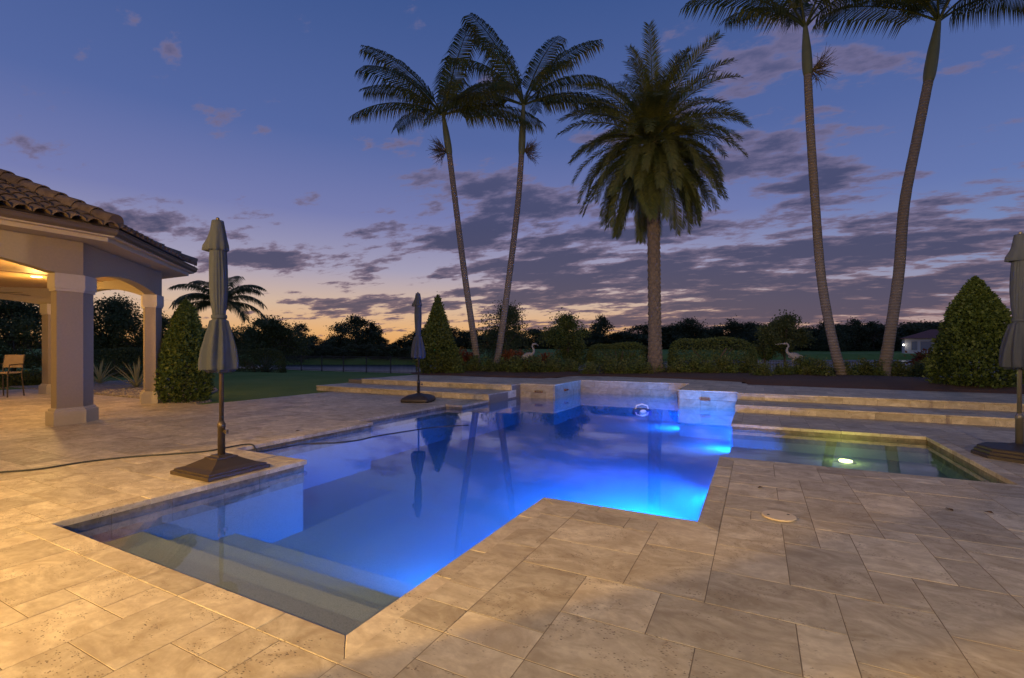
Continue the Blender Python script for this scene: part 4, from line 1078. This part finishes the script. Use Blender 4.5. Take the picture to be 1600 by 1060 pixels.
def spiky(name, label, q, n, L, w, mat, cat='plant', group=None, lo=10):
    root = tag(empty(name, q), label, cat, group)
    m = MB()
    for k in range(4):  # a few shared leaf shapes
        pass
    shapes = []
    for b in range(3):
        mm = MB(); prev = None; pts = []
        for j in range(6):
            t = j / 5; pts.append((Vector((L * t, 0, -.22 * L * t * t * b * .5)), w * (1 - t) ** .6 * (.55 + .9 * t if t < .5 else 1.0)))
        for p_, ww in pts: mm.v += [(p_.x, -ww / 2, p_.z + .25 * ww), (p_.x, 0, p_.z), (p_.x, ww / 2, p_.z + .25 * ww)]
        for j in range(5):
            for s in (0, 1): mm.f.append((3 * j + s, 3 * j + s + 1, 3 * j + 3 + s + 1, 3 * j + 3 + s))
        shapes.append(mm.mesh('leaf', mat))
    for k in range(n):
        o = link('leaf', shapes[k % 3], root, (0, 0, .03)); e = R(lo + (84 - lo) * (1 - (k + .5) / n)); o.rotation_euler = (0, -e, k * 2.4); o.scale = (rng.uniform(.8, 1.1),) * 3
    return root
q = at(156, 601); spiky('flax_plant', 'cream striped spiky plant between the two pavilion columns', (q.x, q.y, 0), 22, 1.0, .09, F_CREAM)
q = at(214, 607); spiky('flax_plant', 'wide arching cream striped plant beside the far pavilion column', (q.x, q.y, 0), 24, 1.05, .10, F_CREAM, lo=2)
q = at(417, 581.5, -.2); spiky('agave_plant', 'large blue grey agave in front of the lakeside hedge', (q.x, q.y, -.25), 46, 1.25, .13, F_GREY, lo=6)

# ------------------------------------------------------------------ background left: hedges and trees behind the pavilion
for px0, px1, top, F, h0, label in ((-40, 66, 583, 17.0, 0, 'low grassy green hedge strip beyond the pavilion floor'), (140, 232, 545, 23, 0, 'tall dark hedge seen between the pavilion columns'), (362, 444, 546, 30, -.35, 'dark square hedge ending at the lake fence')):
    a, b = deep(px0, 560, F), deep(px1, 560, F); h = CAM_H + (HOR - top) / FPX * F - h0; c = (a + b) / 2
    plant('hedge', label, 'hedge', (c.x, c.y, h0), hedge_mesh((b - a).length, 1.2, h, 7000, .09, F_SHRUB if top > 570 else F_DARK), trunk=stem_mesh(h * .6, .04, 4, .8), rz=YAW)
one_tree('broadleaf_tree', 'dark spreading tree behind the pavilion near the bar chair', 20, 0, 468, 190, 24, F_DARK, 11, lo=.12, per=190, ncl=80)
one_tree('broadleaf_tree', 'dark tree showing through the pavilion side arch', 178, 0, 470, 120, 27, F_DARK, 12, lo=.15, per=190, ncl=80)
one_tree('broadleaf_tree', 'dark tree behind the cone by the pavilion', 248, 0, 492, 80, 28, F_DARK, 13, lo=.1, per=150)
one_tree('broadleaf_tree', 'wide dark tree standing behind the square hedge', 418, -.5, 500, 120, 44, F_DARK, 14, lo=.1, per=190, ncl=70, size=.2)
one_tree('broadleaf_tree', 'low spreading tree between the feather palm and the lake', 340, -.4, 512, 110, 40, F_DARK, 15, lo=.1, per=170, ncl=60, size=.18)

# ------------------------------------------------------------------ lake fence
def fence(x0, x1, Y):
    root = tag(empty('fence', (0, 0, 0)), 'black metal picket fence along the lake shore', 'fence'); z0, z1 = -.55, .72
    MB().box(x0, x1, Y - .016, Y + .016, z1 - .06, z1 - .03).obj('rail', IRON, root); MB().box(x0, x1, Y - .016, Y + .016, z0 + .12, z0 + .15).obj('rail', IRON, root); MB().box(x0, x1, Y - .014, Y + .014, z1 - .20, z1 - .17).obj('rail', IRON, root)
    pm = MB().box(-.03, .03, -.03, .03, z0 - .4, z1 + .04).mesh('post', IRON); km = MB().box(-.009, .009, -.009, .009, z0 + .06, z1).mesh('picket', IRON)
    x = x0; spots = []
    while x <= x1: link('post', pm, root, (x, Y, 0)); x += 2.4
    x = x0 + .12
    while x < x1: spots.append(x); x += .12
    vis = [s for s in spots if (-36 < s < -15.5) or (-.5 < s < 11)]
    near = vis[:: max(1, len(vis) // 290)][:290]; ns = set(near)
    for s in near: link('picket', km, root, (s, Y, 0))
    m = MB()
    for s in spots:
        if s not in ns: m.box(s - .009, s + .009, Y - .009, Y + .009, z0 + .06, z1)
    tag(m.obj('picket_run', IRON, root), kind='stuff')
fence(-36, 13, 27.0)

# ------------------------------------------------------------------ heron statues
def heron(pos, rz, s, label, stretch):
    root = tag(empty('heron_statue', pos, rz), label, 'statue'); root.scale = (s,) * 3
    m = MB()
    body = [(-.34, 0, .58), (-.22, 0, .64), (-.05, 0, .72), (.10, 0, .77), (.20, 0, .80)]; m.tube(smooth_path([Vector(p) for p in body], 4), [.02, .05, .07, .09, .11, .125, .135, .14, .14, .135, .125, .11, .10, .085, .07, .055, .04], 12)
    if stretch: nk = [(.16, 0, .78), (.25, 0, .90), (.24, 0, 1.02), (.19, 0, 1.10), (.24, 0, 1.19), (.32, 0, 1.20)]
    else: nk = [(.16, 0, .78), (.24, 0, .92), (.20, 0, 1.04), (.16, 0, 1.14), (.20, 0, 1.24), (.27, 0, 1.24)]
    m.tube(smooth_path([Vector(p) for p in nk], 4), [.06 - .028 * min(1, k / 10) for k in range(21)], 8); e = Vector(nk[-1])
    m.ball((e.x + .01, 0, e.z), .045, (1.4, .8, .85)); m.obj('body', WHITE_STONE, root, True)
    k = .34 if stretch else .17
    MB().tube([e + Vector((.04, 0, 0)), e + Vector((.04 + k, 0, -.03 if stretch else -.09))], [.02, .004], 6).obj('beak', WHITE_STONE, root)
    for sy in (-1, 1): MB().tube([(.02, sy * .05, .66), (.0, sy * .05, .36), (.03, sy * .05, 0)], [.03, .014, .014], 6).obj('leg', WHITE_STONE, root)
    for sy in (-1, 1):
        w = MB(); w.ball((-.08, sy * .115, .70), .2, (1.15, .16, .42), 12, 8); w.obj('wing', WHITE_STONE, root, True)
q = deep(826, 572, 19.3); heron((q.x, q.y, .35), YAW, .92, 'pale stone heron statue with folded neck among the red crotons', False)
q = deep(1240, 580, 17.2); heron((q.x, q.y, .34), YAW + R(180), .95, 'pale stone heron statue with outstretched beak by the taller hedge', True)

# ------------------------------------------------------------------ far shore: trees and a house
far_set = [tree_meshes(10, w, F_FAR, 44, 120, .55, lo, seed=s) for s, w, lo in ((21, 11, .02), (22, 13, .02), (23, 8, .05), (24, 10, .02), (25, 14, .02))]
def gz(x, y): return float(ground_h(np.array([x]), np.array([y]))[0])
far = []
for px in range(-60, 1640, 12):
    top = 529 + rng.uniform(-5, 8) if px < 640 else (522 + rng.uniform(-8, 6) if px < 1000 else 515 + rng.uniform(-7, 7))
    if 1395 < px < 1500: top -= 4
    far.append((px + rng.uniform(-6, 6), top, 205 if px < 900 else 185 if px < 1200 else 165))
far += [(392, 512, 192), (432, 506, 196), (470, 508, 190), (532, 508, 192), (556, 496, 188), (582, 506, 190), (940, 497, 190), (1075, 500, 182), (1145, 503, 180), (1170, 506, 178), (1290, 504, 160), (1335, 502, 156), (1365, 505, 158), (1425, 508, 150), (1300, 510, 150)]
for k, (px, top, F) in enumerate(far):
    q = deep(px, 545, F); z = gz(q.x, q.y) - .3; h = CAM_H + (HOR - top) / FPX * F - z
    cr_, tr_ = far_set[k % 5]; tall = k >= 142
    plant('shore_tree', 'taller dark crown rising above the far shore tree line' if tall else 'low dark tree in the continuous line along the far lake shore', 'tree', (q.x, q.y, z), cr_, 'taller trees on the far shore' if tall else 'trees along the far shore', tr_, (h / 10 * (rng.uniform(1.4, 2.1) if k < 142 else rng.uniform(.9, 1.2)),) * 2 + (h / 10,), rng.uniform(0, 6), 'crown')
for k, px in enumerate(range(425, 665, 9)):
    F = 71 + rng.uniform(-.5, 1.5); q = deep(px, 545, F); z = gz(q.x, q.y) - .2; h = rng.uniform(1.3, 2.0); cr_, tr_ = far_set[k % 5]
    plant('shore_shrub', 'dark low shrub on the lake bank behind the picket fence', 'shrub', (q.x, q.y, z), cr_, 'shrubs on the lake bank', tr_, (h / 10 * 1.5,) * 2 + (h / 10,), rng.uniform(0, 6), 'crown')
def lake_house():
    F = 104; c = deep(1462, 545, F); z = .15; root = tag(empty('lake_house', (c.x, c.y, z - .1), YAW - R(36)), 'small pale house with red hip roof across the lake', 'house'); base = CAM_H - z
    WALL = plain('pale_render', (.55, .52, .50), .9); TERRA = plain('red_roof', (.24, .09, .07), .9)
    MB().box(-5.2, 9, 0, 9, -1.5, 3.5).obj('wall', WALL, root)
    MB().add([(-6, -.8, 3.52), (9.8, -.8, 3.52), (9.8, 9.8, 3.52), (-6, 9.8, 3.52), (-.4, 4.5, 5.6), (5.6, 4.5, 5.6)], [(0, 1, 5, 4), (1, 2, 5), (2, 3, 4, 5), (3, 0, 4), (3, 2, 1, 0)]).obj('roof', TERRA, root)
    G = plain('dark_glass', (.10, .16, .22), .08)
    for x, w in ((-3.6, .9), (-1.6, 1.8), (1.4, 1.8), (4.4, 1.2)):
        f = MB().box(x - w / 2 - .1, x + w / 2 + .1, -.06, -.005, .9, 2.9).obj('window', STUCCO_L, root); MB().box(x - w / 2, x + w / 2, -.08, -.062, 1.0, 2.8).obj('pane', G, f)
    MB().ball((-5.45, -.3, 2.1), .16).obj('lamp_globe', emit('white_lamp', (1, .95, .85), 14.0), root); MB().box(-5.5, -5.2, -.32, -.26, 2.26, 2.3).obj('lamp_bracket', IRON, root)
    lamp('POINT', root, (-5.6, -.9, 2.1), 10, (1, .93, .8), shadow_soft_size=.15)
lake_house()
